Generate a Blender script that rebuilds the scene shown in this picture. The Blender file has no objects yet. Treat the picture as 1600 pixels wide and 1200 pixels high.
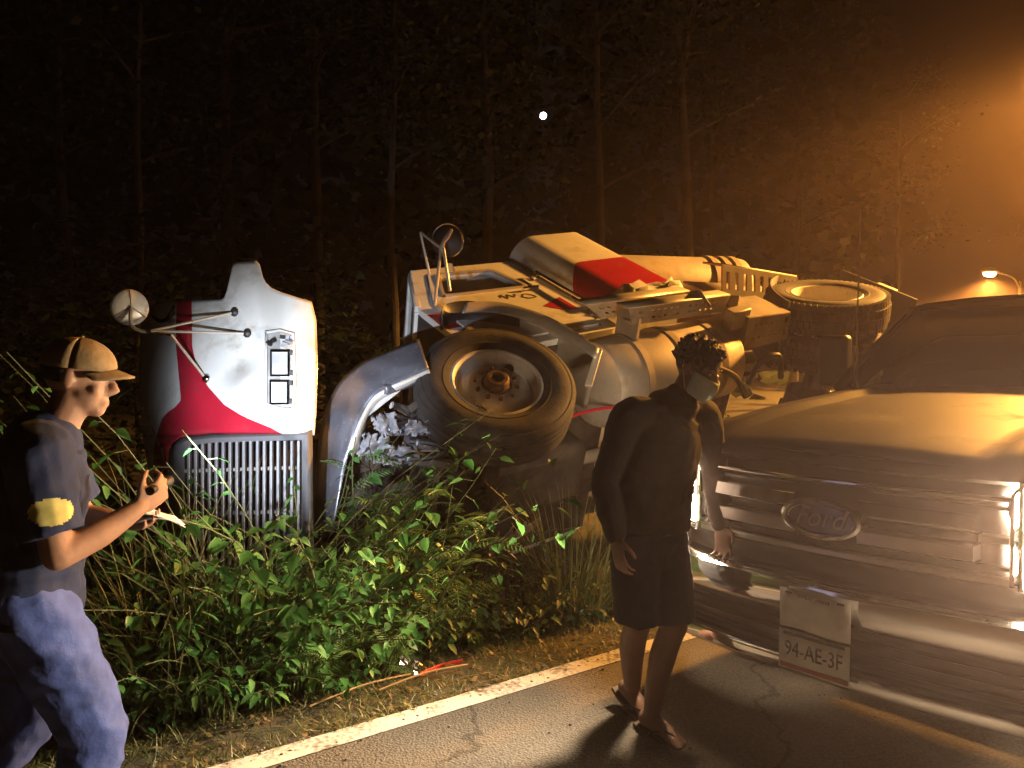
import bpy, bmesh, math, random
from mathutils import Vector, Matrix, Euler, noise

SC = bpy.context.scene
COL = SC.collection
rad = math.radians
rnd = random.Random(11)

# ------------------------------------------------------------------ camera
FPX = 1256.0
PITCH = math.atan(36 / FPX)
CAM = Vector((0, 0, 1.6))
cd = bpy.data.cameras.new('camera')
cd.sensor_width = 36
cd.lens = 36 * FPX / 1600
cd.clip_start = 0.05
cd.clip_end = 1500
cam = bpy.data.objects.new('camera', cd)
COL.objects.link(cam)
cam.location = CAM
cam.rotation_euler = (math.pi / 2 - PITCH, 0, 0)
SC.camera = cam
C_R = Vector((1, 0, 0)); C_F = Vector((0, math.cos(PITCH), -math.sin(PITCH))); C_U = Vector((0, math.sin(PITCH), math.cos(PITCH)))


def P(px, py, d):
    """a point of the place that lies d metres ahead, found from where it shows"""
    return CAM + d * (C_F + C_R * ((px - 800) / FPX) - C_U * ((py - 600) / FPX))


# ------------------------------------------------------------------ world, moonlight, exposure
MOON_EL = rad(16.8); MOON_AZ = rad(2.2)
w = bpy.data.worlds.new('World'); SC.world = w; w.use_nodes = True
nt = w.node_tree
bg = nt.nodes['Background']
sky = nt.nodes.new('ShaderNodeTexSky'); sky.sky_type = 'NISHITA'; sky.sun_disc = False
sky.sun_elevation = MOON_EL; sky.sun_rotation = MOON_AZ
nt.links.new(sky.outputs[0], bg.inputs[0])
bg.inputs[1].default_value = 0.0001
moon_dir = Vector((math.sin(MOON_AZ) * math.cos(MOON_EL), math.cos(MOON_AZ) * math.cos(MOON_EL), math.sin(MOON_EL)))
sd = bpy.data.lights.new('moonlight', 'SUN'); sd.energy = 0.012; sd.angle = rad(0.5); sd.color = (0.8, 0.87, 1.0)
so = bpy.data.objects.new('moonlight', sd); COL.objects.link(so)
so.rotation_euler = (-moon_dir).to_track_quat('-Z', 'Y').to_euler()
vs = SC.view_settings
vs.view_transform = 'Standard'; vs.look = 'None'; vs.exposure = 0.0; vs.gamma = 1.0
vs.use_curve_mapping = False
try:
    SC.cycles.volume_step_rate = 1.0
    SC.cycles.max_bounces = 4
    SC.cycles.use_adaptive_sampling = True
    SC.cycles.adaptive_threshold = 0.03
    SC.cycles.adaptive_min_samples = 12
    SC.cycles.volume_bounces = 0
    SC.cycles.sample_clamp_indirect = 3.0
    SC.cycles.use_light_tree = True
except Exception:
    pass

# power of the lamps the photo shows lit (built with their lamps below), density of the haze added for glare
HEAD_W, HEAD_CORE_W = 170.0, 360.0
TORCH_W = 640.0
LAMP_X, LAMP_Y, LAMP_H, LAMP_W, LAMP2_W = 8.2, 11.2, 5.3, 9600.0, 20000.0
HAZE = 0.0028

# ------------------------------------------------------------------ materials
MATS = {}


def mat(name, col, rough=0.6, metal=0.0, var=0.25, scale=6.0, bump=0.0, bscale=None, dirt=None, dirt_amt=0.5,
        dirt_scale=3.0, emit=None, estr=0.0, trans=0.0, alpha=1.0, coat=0.0, sub=None):
    if name in MATS:
        return MATS[name]
    m = bpy.data.materials.new(name); m.use_nodes = True
    t = m.node_tree; b = t.nodes['Principled BSDF']
    tc = t.nodes.new('ShaderNodeTexCoord')
    b.inputs['Roughness'].default_value = rough
    b.inputs['Metallic'].default_value = metal
    c = (*col, 1)
    if var > 0 or dirt:
        n = t.nodes.new('ShaderNodeTexNoise'); n.inputs['Scale'].default_value = scale; n.inputs['Detail'].default_value = 6
        t.links.new(tc.outputs['Object'], n.inputs['Vector'])
        rp = t.nodes.new('ShaderNodeValToRGB')
        rp.color_ramp.elements[0].position = 0.3; rp.color_ramp.elements[1].position = 0.7
        rp.color_ramp.elements[0].color = (*[max(0, x * (1 - var)) for x in col], 1)
        rp.color_ramp.elements[1].color = (*[min(1, x * (1 + var)) for x in col], 1)
        t.links.new(n.outputs[0], rp.inputs[0])
        out = rp.outputs[0]
        if dirt:
            n2 = t.nodes.new('ShaderNodeTexNoise'); n2.inputs['Scale'].default_value = dirt_scale; n2.inputs['Detail'].default_value = 9
            n2.inputs['Roughness'].default_value = 0.7
            t.links.new(tc.outputs['Object'], n2.inputs['Vector'])
            r2 = t.nodes.new('ShaderNodeValToRGB')
            r2.color_ramp.elements[0].position = 0.62 - 0.3 * dirt_amt; r2.color_ramp.elements[1].position = 0.80 - 0.2 * dirt_amt
            t.links.new(n2.outputs[0], r2.inputs[0])
            mx = t.nodes.new('ShaderNodeMixRGB'); mx.inputs[2].default_value = (*dirt, 1)
            t.links.new(r2.outputs[0], mx.inputs[0]); t.links.new(out, mx.inputs[1])
            out = mx.outputs[0]
            mr = t.nodes.new('ShaderNodeMapRange')
            mr.inputs[3].default_value = rough; mr.inputs[4].default_value = min(1, rough + 0.4)
            t.links.new(r2.outputs[0], mr.inputs[0]); t.links.new(mr.outputs[0], b.inputs['Roughness'])
        t.links.new(out, b.inputs['Base Color'])
    else:
        b.inputs['Base Color'].default_value = c
    if bump:
        n3 = t.nodes.new('ShaderNodeTexNoise'); n3.inputs['Scale'].default_value = bscale or scale * 6; n3.inputs['Detail'].default_value = 5
        t.links.new(tc.outputs['Object'], n3.inputs['Vector'])
        bp = t.nodes.new('ShaderNodeBump'); bp.inputs['Strength'].default_value = bump; bp.inputs['Distance'].default_value = 0.02
        t.links.new(n3.outputs[0], bp.inputs['Height']); t.links.new(bp.outputs[0], b.inputs['Normal'])
    if emit:
        b.inputs['Emission Color'].default_value = (*emit, 1); b.inputs['Emission Strength'].default_value = estr
    if trans:
        b.inputs['Transmission Weight'].default_value = trans
    if alpha < 1:
        b.inputs['Alpha'].default_value = alpha
    if coat:
        b.inputs['Coat Weight'].default_value = coat; b.inputs['Coat Roughness'].default_value = 0.08
    MATS[name] = m
    return m


def leafmat(name, c1, c2, trans=0.25):
    """thin leaf: colour from one plant and leaf to the next, gloss and light coming through"""
    m = bpy.data.materials.new(name); m.use_nodes = True
    t = m.node_tree; b = t.nodes['Principled BSDF']
    g = t.nodes.new('ShaderNodeNewGeometry')
    oi = t.nodes.new('ShaderNodeObjectInfo')
    ad = t.nodes.new('ShaderNodeMath'); ad.operation = 'ADD'
    t.links.new(g.outputs['Random Per Island'], ad.inputs[0]); t.links.new(oi.outputs['Random'], ad.inputs[1])
    fr = t.nodes.new('ShaderNodeMath'); fr.operation = 'FRACT'; t.links.new(ad.outputs[0], fr.inputs[0])
    rp = t.nodes.new('ShaderNodeValToRGB')
    rp.color_ramp.elements[0].color = (*c1, 1); rp.color_ramp.elements[1].color = (*c2, 1)
    t.links.new(fr.outputs[0], rp.inputs[0])
    t.links.new(rp.outputs[0], b.inputs['Base Color'])
    b.inputs['Roughness'].default_value = 0.45
    tr = t.nodes.new('ShaderNodeBsdfTranslucent'); t.links.new(rp.outputs[0], tr.inputs[0])
    mx = t.nodes.new('ShaderNodeMixShader'); mx.inputs[0].default_value = trans
    t.links.new(b.outputs[0], mx.inputs[1]); t.links.new(tr.outputs[0], mx.inputs[2])
    t.links.new(mx.outputs[0], t.nodes['Material Output'].inputs['Surface'])
    MATS[name] = m
    return m


WHITE = mat('truck_white_paint', (0.62, 0.62, 0.60), 0.35, var=0.05, dirt=(0.34, 0.30, 0.24), dirt_amt=0.35, dirt_scale=4, coat=0.3, bump=0.03, bscale=40)
RED = mat('truck_red_paint', (0.38, 0.012, 0.03), 0.28, var=0.12, dirt=(0.14, 0.03, 0.03), dirt_amt=0.3, coat=0.5)
CHROME = mat('chrome', (0.75, 0.75, 0.77), 0.10, 1.0, var=0.05, dirt=(0.25, 0.22, 0.2), dirt_amt=0.2, dirt_scale=9)
SCUFF = mat('scuffed_chrome', (0.16, 0.17, 0.21), 0.32, 0.5, var=0.2, scale=4, dirt=(0.42, 0.42, 0.46), dirt_amt=0.15, dirt_scale=30, bump=0.06, bscale=12)
STEEL = mat('dusty_steel', (0.30, 0.27, 0.23), 0.6, 0.25, var=0.3, dirt=(0.26, 0.19, 0.12), dirt_amt=0.6)
ALU = mat('dusty_aluminium', (0.50, 0.46, 0.40), 0.45, 0.45, var=0.15, dirt=(0.33, 0.25, 0.16), dirt_amt=0.55, bump=0.05)
DARK = mat('dark_chassis', (0.035, 0.03, 0.028), 0.65, 0.1, var=0.4, dirt=(0.11, 0.08, 0.055), dirt_amt=0.5)
BLACK = mat('black_plastic', (0.012, 0.012, 0.013), 0.5, var=0.3)
RUBBER = mat('tyre_rubber', (0.032, 0.030, 0.030), 0.75, var=0.25, scale=10, dirt=(0.085, 0.07, 0.058), dirt_amt=0.5, dirt_scale=5, bump=0.15, bscale=50)
RIMW = mat('dirty_rim_white', (0.76, 0.73, 0.68), 0.5, var=0.08, dirt=(0.34, 0.26, 0.19), dirt_amt=0.25, dirt_scale=7, bump=0.05)
RUST = mat('rusty_hub', (0.12, 0.07, 0.045), 0.7, 0.3, var=0.5, scale=20, bump=0.2)
GLASSD = mat('dark_glass', (0.02, 0.02, 0.022), 0.06, var=0.0, coat=0.4)
LENS = mat('headlight_lens', (0.62, 0.64, 0.66), 0.2, 0.1, var=0.1, bump=0.2, bscale=60)
SHRED = mat('torn_grey_lining', (0.26, 0.26, 0.29), 0.75, var=0.3, scale=10, bump=0.3, bscale=30)


# ------------------------------------------------------------------ mesh helpers
class MB:
    def __init__(s):
        s.v = []; s.f = []; s.m = []

    def add(s, vs, fs, mi=0):
        o = len(s.v); s.v += [tuple(x) for x in vs]; s.f += [tuple(i + o for i in f) for f in fs]; s.m += [mi] * len(fs)
        return s

    def box(s, c, size, rot=None, mi=0, M=None):
        hx, hy, hz = (x / 2 for x in size)
        pts = [Vector((x, y, z)) for x in (-hx, hx) for y in (-hy, hy) for z in (-hz, hz)]
        if rot is not None:
            R = Euler(rot).to_matrix(); pts = [R @ p for p in pts]
        if M is not None:
            pts = [M @ p for p in pts]
        c = Vector(c)
        return s.add([p + c for p in pts], [(0, 1, 3, 2), (4, 6, 7, 5), (0, 4, 5, 1), (2, 3, 7, 6), (0, 2, 6, 4), (1, 5, 7, 3)], mi)

    def bar(s, a, b, wd, th, upv=(0, 0, 1), mi=0):
        a = Vector(a); b = Vector(b); x = (b - a); L = x.length; x.normalize()
        z = Vector(upv); y = z.cross(x)
        if y.length < 1e-4: y = Vector((0, 1, 0)).cross(x)
        y.normalize(); z = x.cross(y)
        return s.box((a + b) / 2, (L, wd, th), mi=mi, M=Matrix((x, y, z)).transposed())

    def tube(s, pts, r, n=8, cap=True, mi=0, closed=False):
        pts = [Vector(p) for p in pts]
        rs = r if isinstance(r, list) else [r] * len(pts)
        k = len(pts); rings = []; up = None
        for i, p in enumerate(pts):
            if closed: t = pts[(i + 1) % k] - pts[i - 1]
            else: t = pts[min(i + 1, k - 1)] - pts[max(i - 1, 0)]
            if t.length < 1e-9: t = Vector((0, 0, 1))
            t.normalize()
            if up is None:
                up = Vector((0, 0, 1)) if abs(t.z) < 0.9 else Vector((1, 0, 0))
            a = up - t * up.dot(t)
            if a.length < 1e-5: a = t.orthogonal()
            a.normalize(); up = a; b = t.cross(a)
            rr = rs[i]; ra, rb = rr if isinstance(rr, (list, tuple)) else (rr, rr)
            rings.append([p + a * (ra * math.cos(2 * math.pi * j / n)) + b * (rb * math.sin(2 * math.pi * j / n)) for j in range(n)])
        vs = [q for R in rings for q in R]; fs = []
        for i in range(k if closed else k - 1):
            for j in range(n):
                i2 = (i + 1) % k
                fs.append((i * n + j, i * n + (j + 1) % n, i2 * n + (j + 1) % n, i2 * n + j))
        if cap and not closed:
            fs.append(tuple(range(n - 1, -1, -1))); fs.append(tuple((k - 1) * n + j for j in range(n)))
        return s.add(vs, fs, mi)

    def lathe(s, prof, o=(0, 0, 0), M=None, n=40, mi=0, closed=False):
        """prof: (radius, height along local z)"""
        o = Vector(o); vs = []; fs = []; k = len(prof)
        for r, h in prof:
            for j in range(n):
                a = 2 * math.pi * j / n
                q = Vector((r * math.cos(a), r * math.sin(a), h))
                vs.append(o + (M @ q if M is not None else q))
        for i in range(k if closed else k - 1):
            i2 = (i + 1) % k
            for j in range(n):
                fs.append((i * n + j, i * n + (j + 1) % n, i2 * n + (j + 1) % n, i2 * n + j))
        return s.add(vs, fs, mi)

    def grid(s, rows, mi=0, mif=None, skip=None):
        nv = len(rows[0]); o = len(s.v)
        for R in rows: s.v += [tuple(q) for q in R]
        for i in range(len(rows) - 1):
            for j in range(nv - 1):
                if skip and skip(i, j): continue
                s.f.append((o + i * nv + j, o + i * nv + j + 1, o + (i + 1) * nv + j + 1, o + (i + 1) * nv + j))
                s.m.append(mif(i, j) if mif else mi)
        return s

    def prism(s, poly, ext, mi=0):
        """poly: 3-D points of a planar outline, ext: the extrusion vector"""
        n = len(poly); ext = Vector(ext); poly = [Vector(p) for p in poly]
        vs = poly + [p + ext for p in poly]
        fs = [tuple(range(n - 1, -1, -1)), tuple(range(n, 2 * n))] + [(i, (i + 1) % n, n + (i + 1) % n, n + i) for i in range(n)]
        return s.add(vs, fs, mi)

    def ball(s, c, r, n=10, mi=0, M=None):
        r = r if isinstance(r, (list, tuple)) else (r, r, r); c = Vector(c); vs = []; fs = []
        m = n // 2 + 1
        for i in range(m + 1):
            th = math.pi * min(max(i / m, 0.004), 0.996)
            for j in range(n):
                ph = 2 * math.pi * j / n
                q = Vector((r[0] * math.sin(th) * math.cos(ph), r[1] * math.sin(th) * math.sin(ph), r[2] * math.cos(th)))
                vs.append(c + (M @ q if M is not None else q))
        for i in range(m):
            for j in range(n):
                fs.append((i * n + j, (i + 1) * n + j, (i + 1) * n + (j + 1) % n, i * n + (j + 1) % n))
        fs.append(tuple(range(n))); fs.append(tuple(m * n + j for j in range(n - 1, -1, -1)))
        return s.add(vs, fs, mi)

    def mesh(s, name, mats, smooth=35, fix=True):
        me = bpy.data.meshes.new(name); me.from_pydata(s.v, [], s.f)
        for m in (mats if isinstance(mats, (list, tuple)) else [mats]): me.materials.append(m)
        if any(s.m): me.polygons.foreach_set('material_index', s.m)
        if fix:
            b = bmesh.new(); b.from_mesh(me); bmesh.ops.recalc_face_normals(b, faces=b.faces); b.to_mesh(me); b.free()
        if smooth:
            me.polygons.foreach_set('use_smooth', [True] * len(me.polygons)); me.set_sharp_from_angle(angle=rad(smooth))
        me.update()
        return me

    def build(s, name, mats, parent=None, smooth=35, bevel=0, solid=0, fix=True):
        o = bpy.data.objects.new(name, s.mesh(name, mats, smooth, fix)); COL.objects.link(o); o.parent = parent
        if solid:
            md = o.modifiers.new('solid', 'SOLIDIFY'); md.thickness = solid; md.offset = 0
        if bevel:
            md = o.modifiers.new('bevel', 'BEVEL'); md.width = bevel; md.segments = 2; md.limit_method = 'ANGLE'
        return o


def tag(o, label=None, cat=None, group=None, kind=None):
    if label: o['label'] = label
    if cat: o['category'] = cat
    if group: o['group'] = group
    if kind: o['kind'] = kind
    return o


def empty(name, loc=(0, 0, 0), M=None, parent=None):
    o = bpy.data.objects.new(name, None); COL.objects.link(o); o.empty_display_size = 0.2
    if M is not None:
        o.matrix_world = Matrix.Translation(Vector(loc)) @ M.to_4x4()
    else:
        o.location = loc
    o.parent = parent
    return o


def share(name, me, parent, loc=(0, 0, 0), rot=(0, 0, 0), scale=(1, 1, 1)):
    o = bpy.data.objects.new(name, me); COL.objects.link(o); o.parent = parent
    o.location = loc; o.rotation_euler = rot; o.scale = scale
    return o


def lerp(tab, x):
    """piecewise linear table"""
    k = sorted(tab.items())
    if x <= k[0][0]: return k[0][1]
    for (a, va), (b, vb) in zip(k, k[1:]):
        if x <= b: return va + (vb - va) * (x - a) / (b - a)
    return k[-1][1]


def smooth_path(pts, n=6):
    """Catmull-Rom through the points"""
    pts = [Vector(p) for p in pts]; out = []
    for i in range(len(pts) - 1):
        p0 = pts[max(i - 1, 0)]; p1 = pts[i]; p2 = pts[i + 1]; p3 = pts[min(i + 2, len(pts) - 1)]
        for k in range(n):
            t = k / n
            out.append(0.5 * (2 * p1 + (p2 - p0) * t + (2 * p0 - 5 * p1 + 4 * p2 - p3) * t * t + (3 * p1 - p0 - 3 * p2 + p3) * t ** 3))
    out.append(pts[-1])
    return out


def text_obj(body, name, size, M, loc, m, parent, depth=0.002, shear=0.0, sx=1.0, align='CENTER'):
    cu = bpy.data.curves.new('txt', 'FONT'); cu.body = body; cu.size = size; cu.extrude = depth; cu.shear = shear
    cu.align_x = align; cu.align_y = 'CENTER'
    t = bpy.data.objects.new('txt', cu); COL.objects.link(t)
    dg = bpy.context.evaluated_depsgraph_get(); dg.update()
    me = bpy.data.meshes.new_from_object(t.evaluated_get(dg)); bpy.data.objects.remove(t)
    me.transform(Matrix.Translation(Vector(loc)) @ M.to_4x4() @ Matrix.Diagonal((sx, 1, 1, 1)))
    me.materials.clear(); me.materials.append(m)
    o = bpy.data.objects.new(name, me); COL.objects.link(o); o.parent = parent
    return o


# ------------------------------------------------------------------ ground
L0 = Vector((-1.0, 3.09)); LT = Vector((0.807, 0.59)).normalized(); LN = Vector((-LT.y, LT.x))


def sdist(x, y):
    return (Vector((x, y)) - L0).dot(LN)


PROF = {-0.5: -0.03, 0.14: -0.012, 0.45: -0.02, 0.9: -0.14, 1.5: -0.36, 2.1: -0.42, 2.7: -0.2, 3.4: 0.12, 5: 0.3, 9: 0.5, 30: 1.0, 200: 3.0}


def gz(x, y):
    s = sdist(x, y)
    z = lerp(PROF, s)
    if s > 0.3:
        k = min(1, (s - 0.3) / 0.6)
        z += k * (0.07 * noise.noise(Vector((x * 1.3, y * 1.3, 0))) + 0.025 * noise.noise(Vector((x * 5, y * 5, 3))))
    return z


def world_ts(t, s, z):
    q = L0 + LT * t + LN * s
    return Vector((q.x, q.y, z))


def graded(lo, hi, fine, near):
    """distances that grow away from zero"""
    out = [0.0]; st = fine
    while out[-1] < hi:
        out.append(out[-1] + st); st = fine if out[-1] < near else st * 1.25
    neg = [0.0]; st = fine
    while neg[-1] > lo:
        neg.append(neg[-1] - st); st = fine if -neg[-1] < near else st * 1.25
    return neg[:0:-1] + out


# asphalt with aggregate, worn lines and stains
def asphalt():
    m = bpy.data.materials.new('asphalt'); m.use_nodes = True; t = m.node_tree; b = t.nodes['Principled BSDF']
    tc = t.nodes.new('ShaderNodeTexCoord')
    vo = t.nodes.new('ShaderNodeTexVoronoi'); vo.inputs['Scale'].default_value = 95
    n1 = t.nodes.new('ShaderNodeTexNoise'); n1.inputs['Scale'].default_value = 1.6; n1.inputs['Detail'].default_value = 8
    n2 = t.nodes.new('ShaderNodeTexNoise'); n2.inputs['Scale'].default_value = 60; n2.inputs['Detail'].default_value = 3
    for n in (vo, n1, n2): t.links.new(tc.outputs['Object'], n.inputs['Vector'])
    r1 = t.nodes.new('ShaderNodeValToRGB'); r1.color_ramp.elements[0].color = (0.065, 0.057, 0.047, 1); r1.color_ramp.elements[1].color = (0.17, 0.148, 0.12, 1)
    r1.color_ramp.elements[0].position = 0.3; r1.color_ramp.elements[1].position = 0.75
    mixn = t.nodes.new('ShaderNodeMath'); mixn.operation = 'MULTIPLY_ADD'; mixn.inputs[1].default_value = 0.6
    t.links.new(n2.outputs[0], mixn.inputs[0])
    m2 = t.nodes.new('ShaderNodeMath'); m2.operation = 'MULTIPLY'; m2.inputs[1].default_value = 0.4
    t.links.new(n1.outputs[0], m2.inputs[0]); t.links.new(m2.outputs[0], mixn.inputs[2]); t.links.new(mixn.outputs[0], r1.inputs[0])
    vm = t.nodes.new('ShaderNodeMixRGB'); vm.blend_type = 'MULTIPLY'; vm.inputs[0].default_value = 0.55
    rv = t.nodes.new('ShaderNodeValToRGB'); rv.color_ramp.elements[0].color = (1.3, 1.25, 1.2, 1); rv.color_ramp.elements[1].color = (0.4, 0.4, 0.4, 1); rv.color_ramp.elements[1].position = 0.8
    t.links.new(vo.outputs['Distance'], rv.inputs[0]); t.links.new(r1.outputs[0], vm.inputs[1]); t.links.new(rv.outputs[0], vm.inputs[2])
    # hairline cracks wandering through the surface
    wob = t.nodes.new('ShaderNodeTexNoise'); wob.inputs['Scale'].default_value = 3.0; wob.inputs['Detail'].default_value = 4
    t.links.new(tc.outputs['Object'], wob.inputs['Vector'])
    av = t.nodes.new('ShaderNodeVectorMath'); av.operation = 'MULTIPLY_ADD'; av.inputs[1].default_value = (.5, .5, .5)
    t.links.new(wob.outputs['Color'], av.inputs[0]); t.links.new(tc.outputs['Object'], av.inputs[2])
    ck = t.nodes.new('ShaderNodeTexVoronoi'); ck.feature = 'DISTANCE_TO_EDGE'; ck.inputs['Scale'].default_value = 0.55
    t.links.new(av.outputs[0], ck.inputs['Vector'])
    cr = t.nodes.new('ShaderNodeValToRGB'); cr.color_ramp.elements[0].position = 0.002; cr.color_ramp.elements[0].color = (.35, .35, .35, 1); cr.color_ramp.elements[1].position = 0.009
    t.links.new(ck.outputs['Distance'], cr.inputs[0])
    cm = t.nodes.new('ShaderNodeMixRGB'); cm.blend_type = 'MULTIPLY'; cm.inputs[0].default_value = 1
    t.links.new(vm.outputs[0], cm.inputs[1]); t.links.new(cr.outputs[0], cm.inputs[2])
    t.links.new(cm.outputs[0], b.inputs['Base Color']); b.inputs['Roughness'].default_value = 0.75
    bp = t.nodes.new('ShaderNodeBump'); bp.inputs['Strength'].default_value = 0.7; bp.inputs['Distance'].default_value = 0.006; bp.invert = True
    t.links.new(vo.outputs['Distance'], bp.inputs['Height']); t.links.new(bp.outputs[0], b.inputs['Normal'])
    return m


ASPH = asphalt()


def paint():
    m = bpy.data.materials.new('worn_road_paint'); m.use_nodes = True; t = m.node_tree; b = t.nodes['Principled BSDF']
    tc = t.nodes.new('ShaderNodeTexCoord')
    n1 = t.nodes.new('ShaderNodeTexNoise'); n1.inputs['Scale'].default_value = 45; n1.inputs['Detail'].default_value = 6
    n2 = t.nodes.new('ShaderNodeTexNoise'); n2.inputs['Scale'].default_value = 5; n2.inputs['Detail'].default_value = 6
    for n in (n1, n2): t.links.new(tc.outputs['Object'], n.inputs['Vector'])
    a = t.nodes.new('ShaderNodeMath'); a.operation = 'MULTIPLY_ADD'; a.inputs[1].default_value = 0.5
    t.links.new(n1.outputs[0], a.inputs[0])
    a2 = t.nodes.new('ShaderNodeMath'); a2.operation = 'MULTIPLY'; a2.inputs[1].default_value = 0.5
    t.links.new(n2.outputs[0], a2.inputs[0]); t.links.new(a2.outputs[0], a.inputs[2])
    r = t.nodes.new('ShaderNodeValToRGB'); r.color_ramp.elements[0].color = (0.16, 0.14, 0.12, 1); r.color_ramp.elements[1].color = (0.55, 0.52, 0.47, 1)
    r.color_ramp.elements[0].position = 0.36; r.color_ramp.elements[1].position = 0.5
    t.links.new(a.outputs[0], r.inputs[0]); t.links.new(r.outputs[0], b.inputs['Base Color']); b.inputs['Roughness'].default_value = 0.6
    bp = t.nodes.new('ShaderNodeBump'); bp.inputs['Strength'].default_value = 0.4; bp.inputs['Distance'].default_value = 0.004
    t.links.new(n1.outputs[0], bp.inputs['Height']); t.links.new(bp.outputs[0], b.inputs['Normal'])
    return m


SOIL = mat('verge_soil', (0.055, 0.045, 0.028), 0.95, var=0.5, scale=9, dirt=(0.05, 0.06, 0.02), dirt_amt=0.5, dirt_scale=2.5, bump=0.6, bscale=25)
ts = graded(-140, 140, 0.12, 5)
ss_ = [x for x in graded(0, 140, 0.1, 5) if x >= 0]
b = MB(); b.grid([[(lambda q: (q.x, q.y, gz(q.x, q.y)))(world_ts(t, s - 0.05, 0)) for s in ss_] for t in ts])
tag(b.build('verge_terrain', SOIL), kind='structure')
b = MB()
edge = []
for t in ts:
    e = 0.155 + 0.03 * noise.noise(Vector((t * 3, 0, 0))) + 0.02 * noise.noise(Vector((t * 11, 4, 0)))
    edge.append([world_ts(t, s, 0.0 if s < 0.2 else 0) for s in (-12, -7, -3, -1.2, 0, e - 0.02)] + [world_ts(t, e, -0.03)])
b.grid(edge); tag(b.build('road', ASPH), kind='structure')
b = MB()
b.grid([[world_ts(t, 0.0 + 0.004 * noise.noise(Vector((t * 9, 1, 0))), 0.005), world_ts(t, 0.13 + 0.006 * noise.noise(Vector((t * 8, 7, 0))), 0.005)] for t in ts])
tag(b.build('road_edge_line', paint()), kind='structure')
b = MB()
b.grid([[world_ts(t, s - 14, -0.02 - 0.03 * (abs(s) > 1)) for s in (-130, -60, -20, -5, 1.9)] for t in ts[::4]])
tag(b.build('far_verge_terrain', SOIL), kind='structure')

# ------------------------------------------------------------------ moon behind the crowns
b = MB(); b.ball((0, 0, 0), 1.7, 24)
mo = b.build('moon', mat('moon_glow', (0.8, 0.8, 0.8), 1, var=0, emit=(0.95, 0.97, 1.0), estr=14.0))
mo.location = CAM + moon_dir * 420
tag(mo, 'small white moon shining through the dark tree crowns', 'moon')

# ================================================================== overturned truck
h, p_, t_ = rad(34), rad(9), rad(25)
tF = Vector((-math.cos(h) * math.cos(p_), -math.sin(h) * math.cos(p_), -math.sin(p_)))
near = Vector((math.sin(h), -math.cos(h), 0))
tz = near.cross(tF)
if tz.z < 0: tz = -tz
tL = (math.cos(t_) * tz + math.sin(t_) * near).normalized()
tU = tF.cross(tL)
TM = Matrix((tF, tL, tU)).transposed()
TO = P(783, 587, 5.15) - TM @ Vector((0, 1.08, 0.52))
TI = TM.transposed()
truck = empty('overturned_truck', TO, TM)
tag(truck, 'overturned white and red truck lying on its side in the ditch, wheels in the air', 'truck')


def TP(px, py, d): return TI @ (P(px, py, d) - TO)


def TL(px, py, y):
    r = P(px, py, 1) - CAM
    k = (TO + tL * y - CAM).dot(tL) / r.dot(tL)
    return TI @ (CAM + r * k - TO)


def TZ(px, py, z):
    r = P(px, py, 1) - CAM
    k = (TO + tU * z - CAM).dot(tU) / r.dot(tU)
    return TI @ (CAM + r * k - TO)


def plate_with_hole(outer, hole, y, th, name, m, parent, holes=None):
    bm = bmesh.new(); es = []
    for loop in [outer] + ([hole] if hole else []):
        vs = [bm.verts.new((x, y, z)) for x, z in loop]
        es += [bm.edges.new((vs[i], vs[(i + 1) % len(vs)])) for i in range(len(vs))]
    bmesh.ops.triangle_fill(bm, use_beauty=True, use_dissolve=False, edges=es)
    g = bmesh.ops.extrude_face_region(bm, geom=bm.faces[:])
    bmesh.ops.translate(bm, verts=[v for v in g['geom'] if isinstance(v, bmesh.types.BMVert)], vec=(0, -th, 0))
    bmesh.ops.recalc_face_normals(bm, faces=bm.faces)
    me = bpy.data.meshes.new(name); bm.to_mesh(me); bm.free(); me.materials.append(m)
    o = bpy.data.objects.new(name, me); COL.objects.link(o); o.parent = parent
    return o


def rounded(poly, r=0.06, n=4):
    out = []; k = len(poly)
    for i in range(k):
        p = Vector(poly[i]); a = (Vector(poly[i - 1]) - p); b_ = (Vector(poly[(i + 1) % k]) - p)
        ra = min(r, a.length * 0.45, b_.length * 0.45)
        A = p + a.normalized() * ra; B = p + b_.normalized() * ra
        for j in range(n + 1):
            t = j / n
            out.append(tuple((1 - t) ** 2 * A + 2 * t * (1 - t) * p + t * t * B))
    return out


# --- cab
win = [(-0.44, 1.98), (-0.63, 2.40), (-1.13, 2.37), (-1.22, 1.96)]
door_out = rounded([(-0.27, 1.10), (-0.27, 1.86), (-0.56, 2.485), (-1.32, 2.45), (-1.36, 1.10)], 0.07)
shell_out = rounded([(-0.12, 1.00), (-0.12, 1.85), (-0.46, 2.60), (-1.48, 2.56), (-1.48, 1.00)], 0.09)
open_in = rounded([(-0.255, 1.085), (-0.255, 1.865), (-0.55, 2.50), (-1.335, 2.465), (-1.375, 1.085)], 0.07)
cab = plate_with_hole(shell_out, open_in, 1.0, 0.05, 'cab_side', WHITE, truck)
door = plate_with_hole(door_out, rounded(win, 0.05), 1.012, 0.05, 'door', WHITE, truck)
# window surround, proud of the skin
fr_out = rounded([(x * 1.0 + (0.035 if x > -0.8 else -0.035), z + (0.03 if z > 2.2 else -0.03)) for x, z in win], 0.06)
plate_with_hole(fr_out, rounded(win, 0.05), 1.024, 0.02, 'window_frame', ALU, door)
b = MB(); b.prism([(x, 0.985, z) for x, z in win], (0, -0.005, 0))
gl = mat('side_glass', (0.05, 0.05, 0.05), 0.05, var=0, alpha=0.18)
b.build('side_window', gl, door, smooth=0)
b = MB(); b.box((-0.9, 0.975, 1.955), (0.78, 0.012, 0.02)); b.build('window_seal', BLACK, door)
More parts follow.
